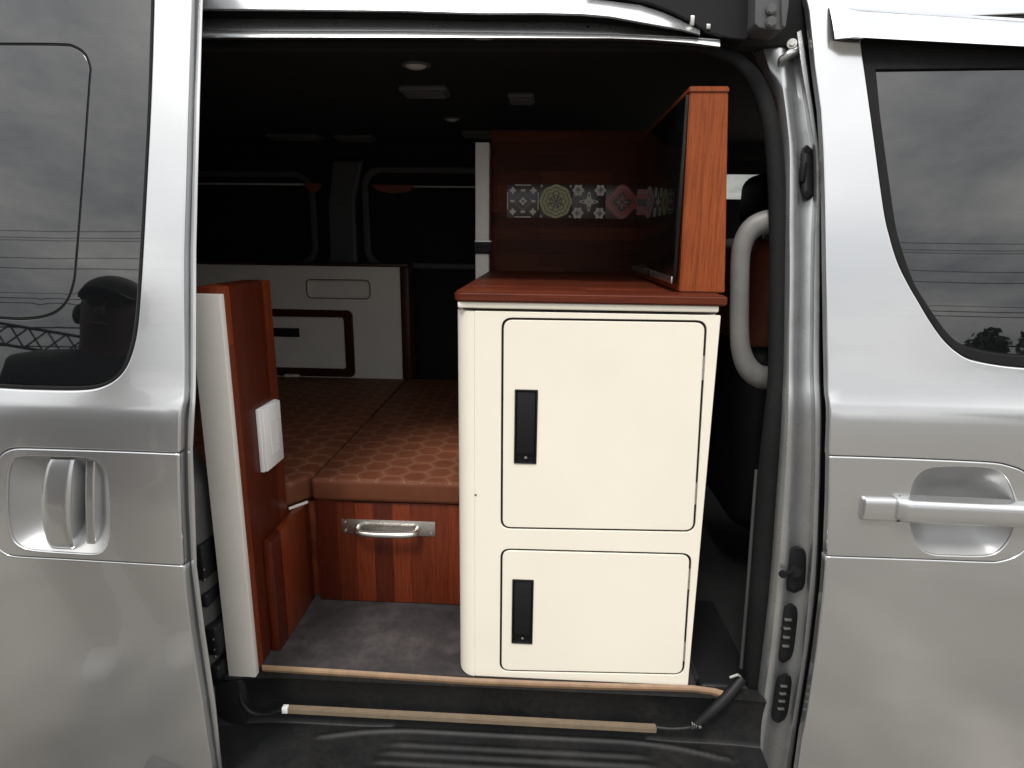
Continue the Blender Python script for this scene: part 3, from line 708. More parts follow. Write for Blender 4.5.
# latches on the rear jamb
for parts_, dots in (([(199, 562, 10, 42), (205, 600, 7, 16)], [(203.5, 570), (204, 580)]), ([(212, 640, 11, 36), (217, 672, 7, 18)], [(213, 640), (214, 650), (215, 657)])):
    mb = MB()
    for (a, b, c, d) in parts_:
        p = P(a, b, .02); mb.box(p.x - c * .0016, p.x + c * .0014, p.y - .008, p.y + .06, p.z - d * .0009, p.z + d * .0009, .006, 3)
    for a, b in dots: mb.disc(P(a, b, .010), (0, -1, 0), .0024, .004, 10, mi=1)
    mb.build('door_latch', [BLACK, STEEL], van)
# far side with windows
far = MB()
far.box(-2.6, 1.1, YF + .01, YF + .05, .3, 1.30, .004); far.box(-2.6, 1.1, YF - .09, YF + .05, 1.765, CZ + .1, .004)
far.build('far_side', LINER, van)
fpx = lambda x0, x1, z0, z1, r: rrect(x0, x1, z0, z1, r)
farlin = panel('far_lining', [Vector((-2.6, 1.29)), Vector((1.1, 1.29)), Vector((1.1, 1.78)), Vector((-2.6, 1.78))], [fpx(-1.70, -1.0, 1.335, 1.69, .07), fpx(-.755, -.13, 1.335, 1.71, .06), fpx(.42, 1.02, 1.615, 1.715, .03)], flat(YF), .03, .006, LINER, van, step=.05, grid=.1)
for (x0, x1, z0, z1, r) in ((-1.70, -1.0, 1.335, 1.69, .07), (-.755, -.13, 1.335, 1.71, .06)):
    panel('window_surround', fpx(x0 - .022, x1 + .022, z0 - .022, z1 + .022, r + .02), [fpx(x0 + .004, x1 - .004, z0 + .004, z1 - .004, r)], flat(YF - .012), .014, .006, TRIM, van)
    m_ = MB(); m_.box(x0 - .02, x1 + .02, YF + .028, YF + .034, z0 - .02, z1 + .02, 0); m_.build('far_window', LINER, van)
m_ = MB(); m_.box(.40, 1.04, YF + .028, YF + .034, 1.31, 1.74, 0); m_.build('cab_window', TINT, van)
panel('pillar_trim', [xz(P(a, b, YF - .03)) for a, b in [(332, 160), (362, 160), (354, 200), (356, 262), (364, 300), (322, 300), (329, 250), (327, 205)]], [], flat(YF - .03), .03, .012, TRIM, van)
for a in ((-1.50, -1.0, YF - .035, YF - .030, 1.652, 1.660, .001), (-.70, -.29, YF - .035, YF - .030, 1.648, 1.655, .001)): mb = MB(); mb.box(*a); mb.build('curtain_rail', LENS, van)
panel('curtain_tab', roundpoly([xz(P(a, b, YF - .04)) for a, b in [(303, 182.5), (321, 183.5), (319, 190), (313, 193), (307, 190)]], .005), [], flat(YF - .04), .006, .002, LEATHER, van)
panel('curtain_tab', roundpoly([xz(P(a, b, YF - .04)) for a, b in [(371, 184.5), (415, 185), (408, 192), (392, 193.5), (378, 191)]], .008), [], flat(YF - .04), .006, .002, LEATHER, van)
# ends
mb = MB(); mb.box(-2.64, -2.6, .1, 1.7, .3, 2.0, .01); mb.build('tailgate', DKGREY, van)
mb = MB(); mb.box(-2.6, 1.6, .16, 1.72, .30, FZ - .05, .01); mb.build('underbody', BLACK, van)
# cab: windscreen opening framed by roof edge, dashboard
mb = MB(); mb.box(1.55, 1.75, .12, 1.66, .3, 1.12, .05, 3); mb.build('dashboard', BLACK, van)
mb = MB(); mb.grid([[(1.62, .3, 1.98), (1.62, 1.4, 1.98)], [(2.05, .2, 1.12), (2.05, 1.55, 1.12)]]); mb.build('windscreen', TINT, van)
# floor of the living space and of the cab
mb = MB(); mb.box(-2.6, .33, .060, 1.68, FZ - .05, FZ, .002); mb.build('floor', VINYL, van)
mb = MB(); mb.box(.33, 1.6, .10, 1.68, FZ - .08, FZ - .012, .002); mb.build('cab_floor', LINER, van)
# sill edging: a tan strip along the floor's edge that turns in at the front
mb = MB()
ed = [(262, 667.5), (330, 671.5), (400, 676), (470, 680.5), (540, 683.5), (600, 685.5), (660, 687), (692, 688), (712, 690.5), (722, 693.8)]
rows = []
zt = FZ + .004
def Zp(px, py, z): r = ray(px, py); return CAM + r * ((z - CAM.z) / r.z)
for x, y_ in ed:
    p = Zp(x, y_ + 2.2, zt - .006); k_ = min(1, max(0, (x - 690) / 40)); q = Zp(x + 4.5 * k_, y_ - 3.2 + .6 * k_, zt); k = Vector((0, .0, 0))
    rows.append([p + Vector((0, .004, -.012)), p, p + Vector((0, .0015, .004)), q + Vector((0, -.002, .0005)), q + Vector((0, .004, -.012))])
mb.grid(rows); mb.build('sill_edging', TANM, van, 22)

# ---- step well
def hgt(x, s):
    """moulded tread: rim bead and ribs; s = distance out from the riser"""
    bead = math.exp(-((s - .006 - .55 * max(0, abs(x + .03) - .20) ** 2 * 1.2) / .006) ** 2) * .005 * (1 if abs(x + .02) < .42 else 0)
    h = bead
    w = .30 - .6 * max(0, .10 - s)
    if s > .030 and abs(x + .03) < w:
        f = min(1, (w - abs(x + .03)) / .02); h += .0030 * f * max(0, math.sin((s - .030) * 2 * math.pi / .022 - math.pi / 2) * .5 + .5)
    return h
xs_ = [-.75 + .0125 * k for k in range(int(1.22 / .0125) + 1)]
rows = []
for i in range(0, 13):                                                    # riser, hollowed
    t = i / 12; z = FZ - .006 - .112 * t
    def yr(x, t=t):
        c = max(0, abs(x + .06) - .43); return .040 + .010 * math.sin(math.pi * t) - .55 * c * c * 1.1 + .004 * t
    rows.append([(x, yr(x) if t > 0 else yr(x) + .0, z + (-.004 if t == 0 else 0)) for x in xs_])
y_base = [p[1] for p in rows[-1]]; z_base = rows[-1][0][2]
for i in range(1, 60):
    s = .0025 * i
    rows.append([(x, yy - s, z_base - .002 - .03 * s + hgt(x, s)) for x, yy in zip(xs_, y_base)])
rows.append([(x, yy - .16, z_base - .03) for x, yy in zip(xs_, y_base)]); rows.append([(x, yy - .15, z_base - .15) for x, yy in zip(xs_, y_base)])
rows = [[(x, y, z) for x, y, z in rows[0]]] + rows
rows[0] = [(x, y + .03, z + .004) for x, y, z in rows[1]]
mb = MB(); mb.grid(rows, flip=True); well = mb.build('step_well', STEPM, van, 60)
# filler boxes at the ends of the well
mb = MB(); mb.box(.34, .46, .075, .40, FZ - .2, FZ - .010, .012, 3); mb.build('step_end', BLACK, van, 60)
mb = MB(); mb.box(-.70, -.60, .03, .30, .3, FZ - .004, .015, 3); mb.build('step_end', BLACK, van, 60)
# B pillar lining and grab handle
mb = MB(); rows = []
for k in range(15):
    z = .45 + (1.82 - .45) * k / 14; dx = -.02 * max(0, (z - 1.2) / .6); y = yb(z); rows.append([(.47 + dx, y + .115, z), (.442 + dx, y + .115, z), (.438 + dx, y + .128, z), (.56 + dx, .36, z), (.62, .42, z)])
mb.grid(rows, flip=True); mb.build('pillar_lining', LINER, van)
mb = MB(); hp = [(778, 221), (766, 222.5), (754, 227), (745, 238), (740.5, 256), (739.5, 290), (739.5, 330), (741, 350), (747, 366), (757, 375.5), (768, 378), (779, 378.5)]
mb.tube([P(a, b, .17) for a, b in hp], [.023, .0225, .0205, .0185, .0178, .0176, .0178, .0185, .0205, .0225, .023, .024], 18, flat=.85)
grab = mb.build('grab_handle', GRIP, van)
# front seat and headrest behind the pillar
seat = MB(); seat.box(.515, .66, .50, .98, 1.16, 1.455, .05, 5); st = seat.build('front_seat', LEATHER, van, 60)
mb = MB(); mb.box(.50, .68, .47, 1.0, .70, 1.20, .06, 5); mb.box(.56, 1.05, .50, .98, .66, .92, .05, 5); mb.build('seat_base', BLACK, st, 60)
mb = MB(); mb.box(.56, .68, .60, .88, 1.48, 1.63, .04, 5); mb.tube([(.61, .69, 1.44), (.61, .69, 1.52)], .006, 10, smooth=1); mb.tube([(.61, .79, 1.44), (.61, .79, 1.52)], .006, 10, smooth=1); mb.build('headrest', BLACK, st, 60)
# ceiling fittings
def lamp(px, py, rx):
    p = Zp(px, py, CZ); t = MB(); t.ball((p.x, p.y, CZ), rx, rx * .8, .012, 0, 24, 10); o = t.build('ceiling_lamp', LENS, van)
    t = MB(); b = bmesh.new(); t.tube([(p.x + math.cos(2 * math.pi * k / 24) * rx * 1.12, p.y + math.sin(2 * math.pi * k / 24) * rx * .92, CZ - .002) for k in range(25)], .004, 8, smooth=1); b.free(); t.build('lamp_bezel', TRIM, o)
lamp(416, 64, .026); lamp(452, 118, .022)
for (a, b, w) in [(425, 90, .062), (521, 97, .036), (295, 136, .10), (355, 137, .075), (478, 133, .06)]:
    p = Zp(a, b, CZ - .002); t = MB(); t.box(p.x - w, p.x + w, p.y - .045, p.y + .045, CZ - .014, CZ + .004, .008, 3)
    for k in range(5): t.box(p.x - w * .8, p.x + w * .8, p.y - .034 + .015 * k, p.y - .028 + .015 * k, CZ - .017, CZ - .012, .001)
    t.build('ceiling_vent', TRIM, van)
# cargo of the van's running gear: wheels are below the frame, still there for a step aside
def wheel(x, y):
    t = MB(); t.tube([(x, y, .33), (x, y + .22, .33)], .33, 40, smooth=1); o = t.build('wheel', RUBBER, van, 40)
    t = MB(); t.disc((x, y - .004, .33), (0, -1, 0), .21, .02, 32, bev=.08); t.build('wheel_rim', STEEL, o)
wheel(2.25, .06); wheel(-1.95, .10)

#================================================================== CAMPER FURNITURE
# ---- cream cupboard
CXL, CXR, CYF, CYB, CB, CT = -.1575, .312, .060, .775, FZ, 1.322
cab = empty('cupboard', (.08, .42, FZ), 'cream cupboard with two black-handled doors and a red wood top', 'cupboard')
o = MB(); o.box(CXL + .006, CXR, CYF + .034, CYB, CB + .002, CT, .001); o.build('carcass', CREAM, cab)
def dloop(pts, g, r): return roundpoly(inset([xz(P(a, b_, CYF)) for a, b_ in pts], g), r)
D1 = [(500.5, 529), (695, 532.5), (707.5, 320.5), (501.5, 317.5)]; D2 = [(499.5, 671.5), (684, 675.5), (692, 553.5), (500.5, 548.5)]
d1, d2 = dloop(D1, 0, .020), dloop(D2, 0, .020)
face = rrect(CXL + .034, CXR, CB + .001, CT - .001, [.003, .002, .002, .002])
panel('front_frame', face, [d1, d2], flat(CYF), .004, .0008, CREAM, cab)
# rounded corner post
o = MB(); rows = []
for k in range(13):
    a = R(90 * k / 12); x = CXL + .034 - .034 * math.sin(a); y = CYF + .034 - .034 * math.cos(a); c = .010 * (1 - math.sqrt(max(0, 1 - (k / 12) ** 2)))
    rows.append([(x, y, CB + .001 + c * 1.6), (x, y, CT - .001)])
rows = [[(CXL + .0335, CYF + .0006, CB + .001), (CXL + .0335, CYF + .0006, CT - .001)]] + rows[0:] + [[(CXL, CYB, CB + .017), (CXL, CYB, CT - .001)]]
o.grid(rows, flip=False)
o.build('corner_post', CREAM, cab, 50)
panel('gap_shade_backing', rrect(CXL + .034, CXR - .002, CB + .002, CT - .002, .001), [rrect(-.0482, -.0068, 1.0353, 1.1777, .001), rrect(-.0482, -.0068, .6483, .7907, .001)], flat(CYF + .0035), .01, .0003, BLACK, cab)  # black sheet added behind the door gaps to paint them as dark shade
o = MB(); o.box(CXL + .012, CXR - .006, CYF + .014, CYB, CT, CT + .0045, 0); o.build('gap_shade_backing', BLACK, cab)  # black filler that paints shade into the slit under the top rail
def cdoor(D, hz0, hz1, hinges):
    dl = dloop(D, .0042, .0165)
    ho = rrect(-.0485, -.0065, hz0, hz1, .0012)
    dr = panel('cupboard_door', dl, [ho], flat(CYF - .0003), .004, .0010, CREAM, cab)
    m = MB(); hx0, hx1 = -.0485, -.0065
    yo = CYF - .0025; yi = CYF + .010
    for a in ((hx0, hx0 + .0025, hz0, hz1), (hx1 - .0025, hx1, hz0, hz1), (hx0 + .0025, hx1 - .0025, hz1 - .0025, hz1), (hx0 + .0025, hx1 - .0025, hz0, hz0 + .0025)): m.box(a[0], a[1], yo, yi, a[2], a[3], .0005)
    m.box(hx0 + .002, hx1 - .002, yi - .003, yi + .002, hz0 + .002, hz1 - .002, 0)
    m.box(hx0 + .004, hx1 - .004, yo + .0018, yo + .0065, hz0 + .020, hz1 - .004, .0012)
    m.disc((-.0265, yo + .004, hz0 + .012), (0, -1, 0), .0026, .006, 14, mi=1)
    m.build('recessed_handle', [BLACK, STEEL], dr)
    for h in hinges:
        xh = edge_x([xz(P(*D[2], CYF)), xz(P(*D[1], CYF))], h) - .0018; m = MB(); m.tube([(xh, CYF + .001, h - .022), (xh - .001, CYF + .001, h + .022)], .0021, 10, smooth=1); m.build('hinge', STEEL, dr)
    return dr
cdoor(D1, 1.035, 1.178, (1.226, .985)); cdoor(D2, .648, .791, (.806, .645))
for k, (a, b_, w_, h_) in enumerate([(459.5, 494.5, .0022, .0016), (466, 640, .0035, .0008), (600, 540, .004, .0007), (490, 600, .0012, .0012), (640, 300, .003, .0006), (470, 420, .0008, .003)]):
    p = P(a, b_, CYF - .0006); x_ = max(p.x, CXL + .036); m = MB(); m.box(x_ - w_, x_ + w_, CYF - .0007, CYF - .0001, p.z - h_, p.z + h_, 0)
    if k < 1: m.build('scuff_mark', TRIM, cab)
    else: m.bm.free()
# slim white reveal and countertop
o = MB(); o.box(CXL + .004, CXR - .004, CYF - .001, CYB, CT + .004, 1.338, .003, 3); o.build('top_rail', CREAM, cab)
ctp = roundpoly([Vector((CXL - .003, CYF - .007)), Vector((CXR + .008, CYF - .007)), Vector((CXR + .008, CYB + .02)), Vector((CXL - .004, CYB + .02))], [.022, .004, .002, .002])
b = bmesh.new(); vv = [b.verts.new((p.x, p.y, 1.338)) for p in ctp]; f = b.faces.new(vv); ex = bmesh.ops.extrude_face_region(b, geom=[f]); bmesh.ops.translate(b, verts=[v for v in ex['geom'] if isinstance(v, bmesh.types.BMVert)], vec=(0, 0, .017))
bmesh.ops.recalc_face_normals(b, faces=b.faces[:]); bmesh.ops.bevel(b, geom=[e for e in b.edges if e.is_manifold and abs(e.verts[0].co.z - e.verts[1].co.z) < 1e-6], offset=.003, segments=3, affect='EDGES')
o = MB(); o.add(b); o.build('countertop', WOOD_X, cab)
CTZ = 1.355
# ---- wooden upright and screen
def prism(mb, quad, y0, y1, bev):
    b = bmesh.new(); lo = [b.verts.new((p.x, y0, p.z)) for p in quad]; hi = [b.verts.new((p.x, y1, p.z)) for p in quad]
    b.faces.new(lo); b.faces.new(hi[::-1])
    for i in range(4): b.faces.new((lo[i], hi[i], hi[(i + 1) % 4], lo[(i + 1) % 4]))
    bmesh.ops.recalc_face_normals(b, faces=b.faces[:]); bmesh.ops.bevel(b, geom=b.edges[:], offset=bev, segments=2, affect='EDGES'); mb.add(b)
up = MB(); UY = .122
qb = [P(679.5, 292, UY), P(725, 292, UY), P(728.5, 92, UY), P(690, 92, UY)]
for v in qb[:2]: v.z = CTZ + .0005
prism(up, qb, UY, .70, .0022)
qt = [P(689.3, 92.2, UY - .002), P(729.4, 92.2, UY - .002), P(729.4, 86, UY - .002), P(689.3, 86, UY - .002)]
prism(up, qt, UY - .002, .702, .002)
o = up.build('wooden_upright', WOOD_Z2, None, origin=(.285, .39, CTZ)); tag(o, 'bright red-brown wooden upright standing on the cupboard top', 'panel', kind='thing')
tv = empty('television', (.235, .39, 1.372), 'black glossy flat screen hung on the inner face of the wooden upright', 'television')
o = MB(); o.box(.2375, .2440, .126, .660, 1.372, 1.694, .0012); o.build('screen', SCREEN, tv)
o = MB(); o.box(.2345, .2375, .128, .660, 1.3705, 1.3835, .0006); o.build('silver_strip', STEEL, tv)
o = MB(); o.box(.2338, .2346, .36, .40, 1.3715, 1.3825, .0004); o.build('badge', BLACK, tv)
# ---- back board with tiles
bb = empty('back_board', (.06, .81, CTZ), 'dark wooden board behind the cupboard top with a band of patterned tiles', 'panel', kind='thing')
o = MB(); o.box(-.157, .335, .797, .815, CTZ - .3, 1.742, .002); o.build('board', WOOD_BACK_SHADED, bb)
TD = plain('tile_dark', (.055, .042, .040), .25); TLt = plain('tile_pale', (.52, .48, .42), .25); TOl = plain('tile_olive', (.33, .32, .10), .25, var=.3, nscale=150); TRd = plain('tile_red', (.33, .07, .06), .25); TGr = plain('tile_grey', (.22, .20, .18), .25)
def tile(i, kind):
    w = .0935; x0 = -.112 + i * w; cx, cz = x0 + w / 2, 1.5515; h = w / 2; t = MB(); y0 = .7955
    t.box(x0 + .0004, x0 + w - .0004, y0 - .001, .7975, cz - h, cz + h, .0003)
    lay = [0]
    def poly(pts, mi):
        lay[0] += 1; y = y0 - .0012 - .00025 * lay[0]; b = bmesh.new(); vs = [b.verts.new((cx + x * h, y, cz + z * h)) for x, z in pts]; f = b.faces.new(vs)
        ex = bmesh.ops.extrude_face_region(b, geom=[f]); bmesh.ops.translate(b, verts=[v for v in ex['geom'] if isinstance(v, bmesh.types.BMVert)], vec=(0, .0008, 0)); bmesh.ops.recalc_face_normals(b, faces=b.faces[:]); t.add(b, mi)
    def petal(ang, r0, r1, wd, mi, n=14): 
        c, s = math.cos(R(ang)), math.sin(R(ang)); pts = []
        for k in range(n):
            a = 2 * math.pi * k / n; u = (r0 + r1) / 2 + (r1 - r0) / 2 * math.cos(a); v = wd * math.sin(a) * (1 + .25 * math.cos(3 * a)); pts.append((u * c - v * s, u * s + v * c))
        poly(pts, mi)
    def ring(r, wd, mi, n=32, lobes=0, amp=0):
        for k in range(n):
            def q(rr, kk): 
                a = 2 * math.pi * kk / n; rr += amp * math.cos(lobes * a); return (rr * math.cos(a), rr * math.sin(a))
            b = [q(r, k), q(r, k + 1), q(r - wd, k + 1), q(r - wd, k)]; l = lay[0]; poly(b, mi); lay[0] = l
        lay[0] += 1
    def circ(x, z, r, mi, n=20, lobes=0, amp=0): poly([(x + (r + amp * math.cos(lobes * 2 * math.pi * k / n)) * math.cos(2 * math.pi * k / n), z + (r + amp * math.cos(lobes * 2 * math.pi * k / n)) * math.sin(2 * math.pi * k / n)) for k in range(n)], mi)
    if kind == 'square':
        for sx in (-1, 1):
            for sz in (-1, 1): circ(.62 * sx, .62 * sz, .17, 1, 16, 4, .05)
            circ(.62 * sx, 0, .11, 1, 12, 2, .05); circ(0, .62 * sx, .11, 1, 12, 2, .05)
            poly([(-.5, sx * .96), (.5, sx * .96), (.5, sx * .90), (-.5, sx * .90)], 1); poly([(sx * .96, -.5), (sx * .96, .5), (sx * .90, .5), (sx * .90, -.5)], 1)
        circ(0, 0, .2, 1, 16, 4, .05); circ(0, 0, .07, 0, 10)
        ring(.46, .04, 2, 24, 4, .06)
    elif kind == 'olive':
        circ(0, 0, .97, 1, 40, 8, .03)
        for rr in (.82, .6, .38): ring(rr, .055, 0, 32, 8, .04)
        for k in range(8): petal(45 * k + 22, .12, .52, .06, 0)
        circ(0, 0, .11, 0)
        for sx in (-1, 1):
            for sz in (-1, 1): circ(.88 * sx, .88 * sz, .09, 2)
    elif kind == 'cross':
        for sx in (-1, 1):
            for sz in (-1, 1): circ(.66 * sx, .66 * sz, .32, 1, 24, 6, .05); circ(.68 * sx, .68 * sz, .16, 2, 16, 4, .04); circ(.7 * sx, .7 * sz, .06, 0, 10)
        for k in range(4): petal(90 * k, .05, .58, .12, 1); petal(90 * k, .28, .46, .045, 0); petal(45 + 90 * k, .02, .26, .05, 1)
    else:
        circ(0, 0, .92, 1, 32, 4, .09); ring(.80, .05, 2, 32, 4, .09); circ(0, 0, .5, 0, 24, 4, .08)
        for k in range(8): petal(45 * k, .08, .42, .06, 1 if k % 2 else 2)
        circ(0, 0, .08, 0)
    ob = t.build('tile', [TD, {'square': TLt, 'olive': TOl, 'cross': TLt, 'red': TRd}[kind], TGr], bb)
    tag(ob, {'square': 'dark tile with pale square ornaments', 'olive': 'olive round mandala tile', 'cross': 'dark tile with pale cross and corner rosettes', 'red': 'dark red quatrefoil tile'}[kind])
for i, k in enumerate(('square', 'olive', 'cross', 'red')): tile(i, k)
# ---- pale post with a black latch behind the cupboard's left edge
pp = empty('pale_post', (-.176, .78, FZ), 'narrow pale post with a black latch beside the tiled board', 'post', kind='thing')
o = MB(); o.box(-.197, -.1585, .752, .815, FZ, 1.703, .002); o.build('post', WHITE_EDGE, pp)
o = MB(); o.box(-.200, -.150, .742, .752, 1.404, 1.436, .003, 2); o.box(-.194, -.152, .732, .744, 1.410, 1.416, .001); o.box(-.19, -.156, .735, .744, 1.424, 1.432, .001); o.build('latch', BLACK, pp)
o = MB(); o.box(-.198, -.150, .738, .743, 1.4375, 1.4405, .0008); o.build('latch_strip', STEEL, pp)
# ---- wood partition on the left with a pale front edge
pt = empty('partition_board', (-.6, .14, FZ), 'upright wooden board with pale front edge at the doorway left side', 'panel', kind='thing')
o = MB(); o.box(-.633, -.575, .052, .246, FZ + .001, 1.357, .003, 2); o.build('board', WOOD_Z, pt)
o = MB(); o.box(-.634, -.5765, .036, .052, FZ - .008, 1.345, .0012); o.build('front_edge', WHITE_EDGE, pt)
sw = empty('wall_switch', (-.57, .17, .965), 'white switch box fixed to the side of the wooden partition', 'switch')
o = MB(); o.box(-.575, -.5665, .130, .216, .972, 1.106, .001, 2); o.build('backplate', WHITE, sw)
o = MB(); o.box(-.5662, -.5605, .132, .215, .973, 1.105, .0012, 2); o.build('cover', WHITE, sw)
o = MB(); o.box(-.5607, -.5598, .160, .196, 1.000, 1.074, .0004, 1); o.build('rocker', WHITE, sw)
# ---- bed box with drawer, side board and two cushions
bed = empty('bed_box', (-.4, .9, FZ), 'low wooden bed box with a steel-handled drawer front', 'bed box')
o = MB(); o.box(-.539, -.162, .330, 1.38, FZ + .001, .824, .002); o.box(-1.45, -.576, .262, .330, FZ + .001, .820, .002); o.box(-1.45, -.5425, .330, 1.38, FZ + .001, .820, .002); o.build('box', WOOD_Y, bed)
dwr = None
o = MB(); o.box(-.538, -.162, .310, .330, FZ + .002, .832, .002); dwr = o.build('drawer_front', WOOD_Z, bed)
o = MB(); o.box(-.474, -.246, .3085, .310, .749, .787, .0006); 
o.tube([(-.432, .308, .768), (-.432, .292, .767), (-.424, .282, .766), (-.400, .278, .765), (-.36, .277, .765), (-.32, .278, .765), (-.296, .282, .766), (-.288, .292, .767), (-.288, .308, .768)], .0075, 14, flat=1)
for x in (-.464, -.256): 
    for z in (.757, .779): o.disc((x, .308, z), (0, -1, 0), .003, .0012, 12)
o.build('drawer_handle', STEEL, dwr)
o = MB(); o.box(-.574, -.5545, .110, .318, FZ + .001, .826, .002, 2)
o.build('side_board', WOOD_Z, bed)
def cushion(pts, z0, z1, org, label):
    b = bmesh.new(); vs = [b.verts.new((x, y, z0)) for x, y in pts]; f = b.faces.new(vs)
    ex = bmesh.ops.extrude_face_region(b, geom=[f]); bmesh.ops.translate(b, verts=[v for v in ex['geom'] if isinstance(v, bmesh.types.BMVert)], vec=(0, 0, z1 - z0))
    bmesh.ops.recalc_face_normals(b, faces=b.faces[:]); bmesh.ops.bevel(b, geom=b.edges[:], offset=.013, segments=5, profile=.5, affect='EDGES')
    o = MB(); o.add(b); ob = o.build('bed_cushion', QUILT, None, 60, origin=(org[0], org[1], z0)); tag(ob, label, 'cushion', 'quilted cushions on the bed box'); return ob
QUILT = quilt('quilted_leatherette')
cushion([(-.541, .300), (-.165, .300), (-.165, 1.381), (-.541, 1.381)], .834, .891, (-.35, .92), 'brown quilted cushion on the bed box beside the cream cupboard')
cushion([(-1.45, .258), (-.590, .258), (-.545, .325), (-.545, 1.381), (-1.45, 1.381)], .829, .889, (-1.05, .9), 'brown quilted cushion partly hidden behind the wooden partition')
o = MB(); o.box(-.598, -.5475, .285, .290, .8265, .8325, .0008, rotz=R(55), piv=Vector((-.567, .2925, .83))); o.build('cushion_trim', WHITE_EDGE, bed)
# ---- pale drawer unit across the back
FY = 1.385; KF = (FY + 1.05) / (1.56 + 1.05)
fx = lambda x: x * KF
fz = lambda z: 1.45 + (z - 1.45) * KF
frr = lambda a, b, c, d, r: rrect(fx(a), fx(b), fz(c), fz(d), r * KF)
rc = empty('drawer_unit', (-.97, FY + .05, FZ), 'pale drawer unit with dark-framed drawer at the far end of the bed', 'cabinet')
slot = frr(-1.004, -.732, 1.190, 1.268, .020); dro = frr(-1.45, -.812, .848, 1.140, .024); dri = frr(-1.41, -.850, .884, 1.110, .012)
panel('face', frr(-1.50, -.603, .828, 1.325, .003), [slot, dro], flat(FY), .018, .002, WHITE_EDGE, rc)
panel('slot_shadow_ring', inset(slot, -.0022), [inset(slot, .0012)], flat(FY - .0012), .004, .0008, TRIM, rc)  # dark ring that paints the shadow around the recessed slot's edge
panel('finger_slot', inset(slot, -.002), [], flat(FY + .020), .004, .001, WHITE_EDGE, rc)
panel('drawer_frame', inset(dro, .001), [dri], flat(FY - .006), .02, .004, DARKWOODEDGE, rc)
ddr = panel('drawer', inset(dri, .0015), [], flat(FY - .002), .02, .002, WHITE_EDGE, rc)
o = MB(); o.box(fx(-1.19), fx(-1.046), FY - .009, FY - .002, fz(1.022), fz(1.060), .002); o.build('drawer_pull', BLACK, ddr)
o = MB(); o.box(fx(-1.50), fx(-.603), FY + .025, FY + .09, FZ, fz(1.325), .002); o.build('carcass', DARKWOODEDGE, rc)
o = MB(); o.box(fx(-1.52), fx(-.565), FY - .01, FY + .09, fz(1.325), fz(1.338), .003); o.box(fx(-.602), fx(-.565), FY - .004, FY + .09, FZ, fz(1.325) - .001, .003); o.build('wood_surround', DARKWOODEDGE, rc)
o = MB(); p = P(292, 381, FY - .02); o.box(p.x - .03, p.x + .03, FY - .03, FY - .008, .889, .899, .004, 3); o = o.build('folded_cloth', WHITE_EDGE, None, origin=(p.x, FY - .02, .889)); tag(o, 'small scrap of pale cloth lying at the back of the bed', 'cloth')
# ---- light bar with its cable on the step riser
lb = empty('light_bar', (-.13, .02, .49), 'tan light bar on the black step below the floor edge', 'light bar')
zc0, zc1 = P(287, 709, .034).z, P(657, 728.5, .034).z
b = bmesh.new(); bmesh.ops.create_cube(b, size=1)
for v in b.verts:
    x = -.512 if v.co.x < 0 else .249; zc = zc0 if v.co.x < 0 else zc1; v.co = Vector((x, .034 + v.co.y * .014, zc + v.co.z * .0125))
bmesh.ops.bevel(b, geom=b.edges[:], offset=.0015, segments=2, affect='EDGES'); o = MB(); o.add(b); bar = o.build('bar', TANBAR, lb)
o = MB(); o.tube([P(238, 672, .050), P(239.5, 690, .036), P(243, 704, .030), P(252, 713, .028), P(266, 714.5, .028), P(284, 709.5, .030)], .0045, 10); o.build('cable', BLACK, lb)
o = MB(); p = P(285.5, 709, .030); o.box(p.x - .006, p.x + .006, p.y - .006, p.y + .006, p.z - .007, p.z + .007, .0015); o.build('connector', WHITE, lb)
o = MB(); o.tube([P(656, 727.5, .034), P(672, 729, .030), P(690, 727.5, .028), P(702, 722, .026)], .0045, 10); o.build('cable', BLACK, lb)
o = MB(); o.tube([P(696, 725, .026), P(712, 711, .030), P(728, 695, .040), P(742, 678, .055)], [.0085, .0105, .0105, .0095], 14); o.build('cable_sleeve', BLACK, lb)
o = MB(); p = P(695, 724.5, .018)
for k in range(3): o.box(p.x - .0075 + .004 * k, p.x - .0045 + .004 * k, p.y - .004, p.y + .004, p.z - .008 + .001 * k, p.z + .007 - .003 * k, .0008)
o.box(p.x + .007, p.x + .013, p.y - .003, p.y + .003, p.z - .0075, p.z - .002, .001); o.build('cable_clip', CHROME, lb)
o = MB(); p = P(734, 676, .05); o.tube([p + Vector((-.008, 0, -.004)), p, p + Vector((.007, 0, .003)), p + Vector((.012, 0, 0))], .003, 8); o = o.build('wire_clip', STEEL, well)

#================================================================== SURROUNDINGS behind the camera (seen mirrored in glass and paint)
gm = MB(); gm.grid([[(-400, -400, 0), (400, -400, 0)], [(-400, 400, 0), (400, 400, 0)]]); g_ = gm.build('ground', groundmat()); g_['kind'] = 'structure'

def skin(name, verts, edges, rad, mat, parent, root=0, sub=2):
    me = bpy.data.meshes.new(name); base = base_of(parent) if parent else Vector((0, 0, 0))
    me.from_pydata([tuple(Vector(v) - base) for v in verts], edges, []); o = bpy.data.objects.new(name, me); COL.objects.link(o)
    if parent: o.parent = parent
    me.materials.append(mat); m = o.modifiers.new('skin', 'SKIN'); m.use_smooth_shade = True
    for i, r in enumerate(rad):
        sv = me.skin_vertices[0].data[i]; sv.radius = (r, r) if isinstance(r, (int, float)) else r; sv.use_root = (i == root)
    s_ = o.modifiers.new('subd', 'SUBSURF'); s_.levels = sub; s_.render_levels = sub
    return o
SKIN = plain('skin', (.075, .042, .03), .6, bscale=300, bstr=.2); CLOTH = plain('black_jacket', (.012, .012, .014), .8, bscale=500, bstr=.5); KHAKI = plain('beige_trousers', (.36, .31, .25), .85, bscale=600, bstr=.5)  # skin colour darkened to put the shade on the face into it
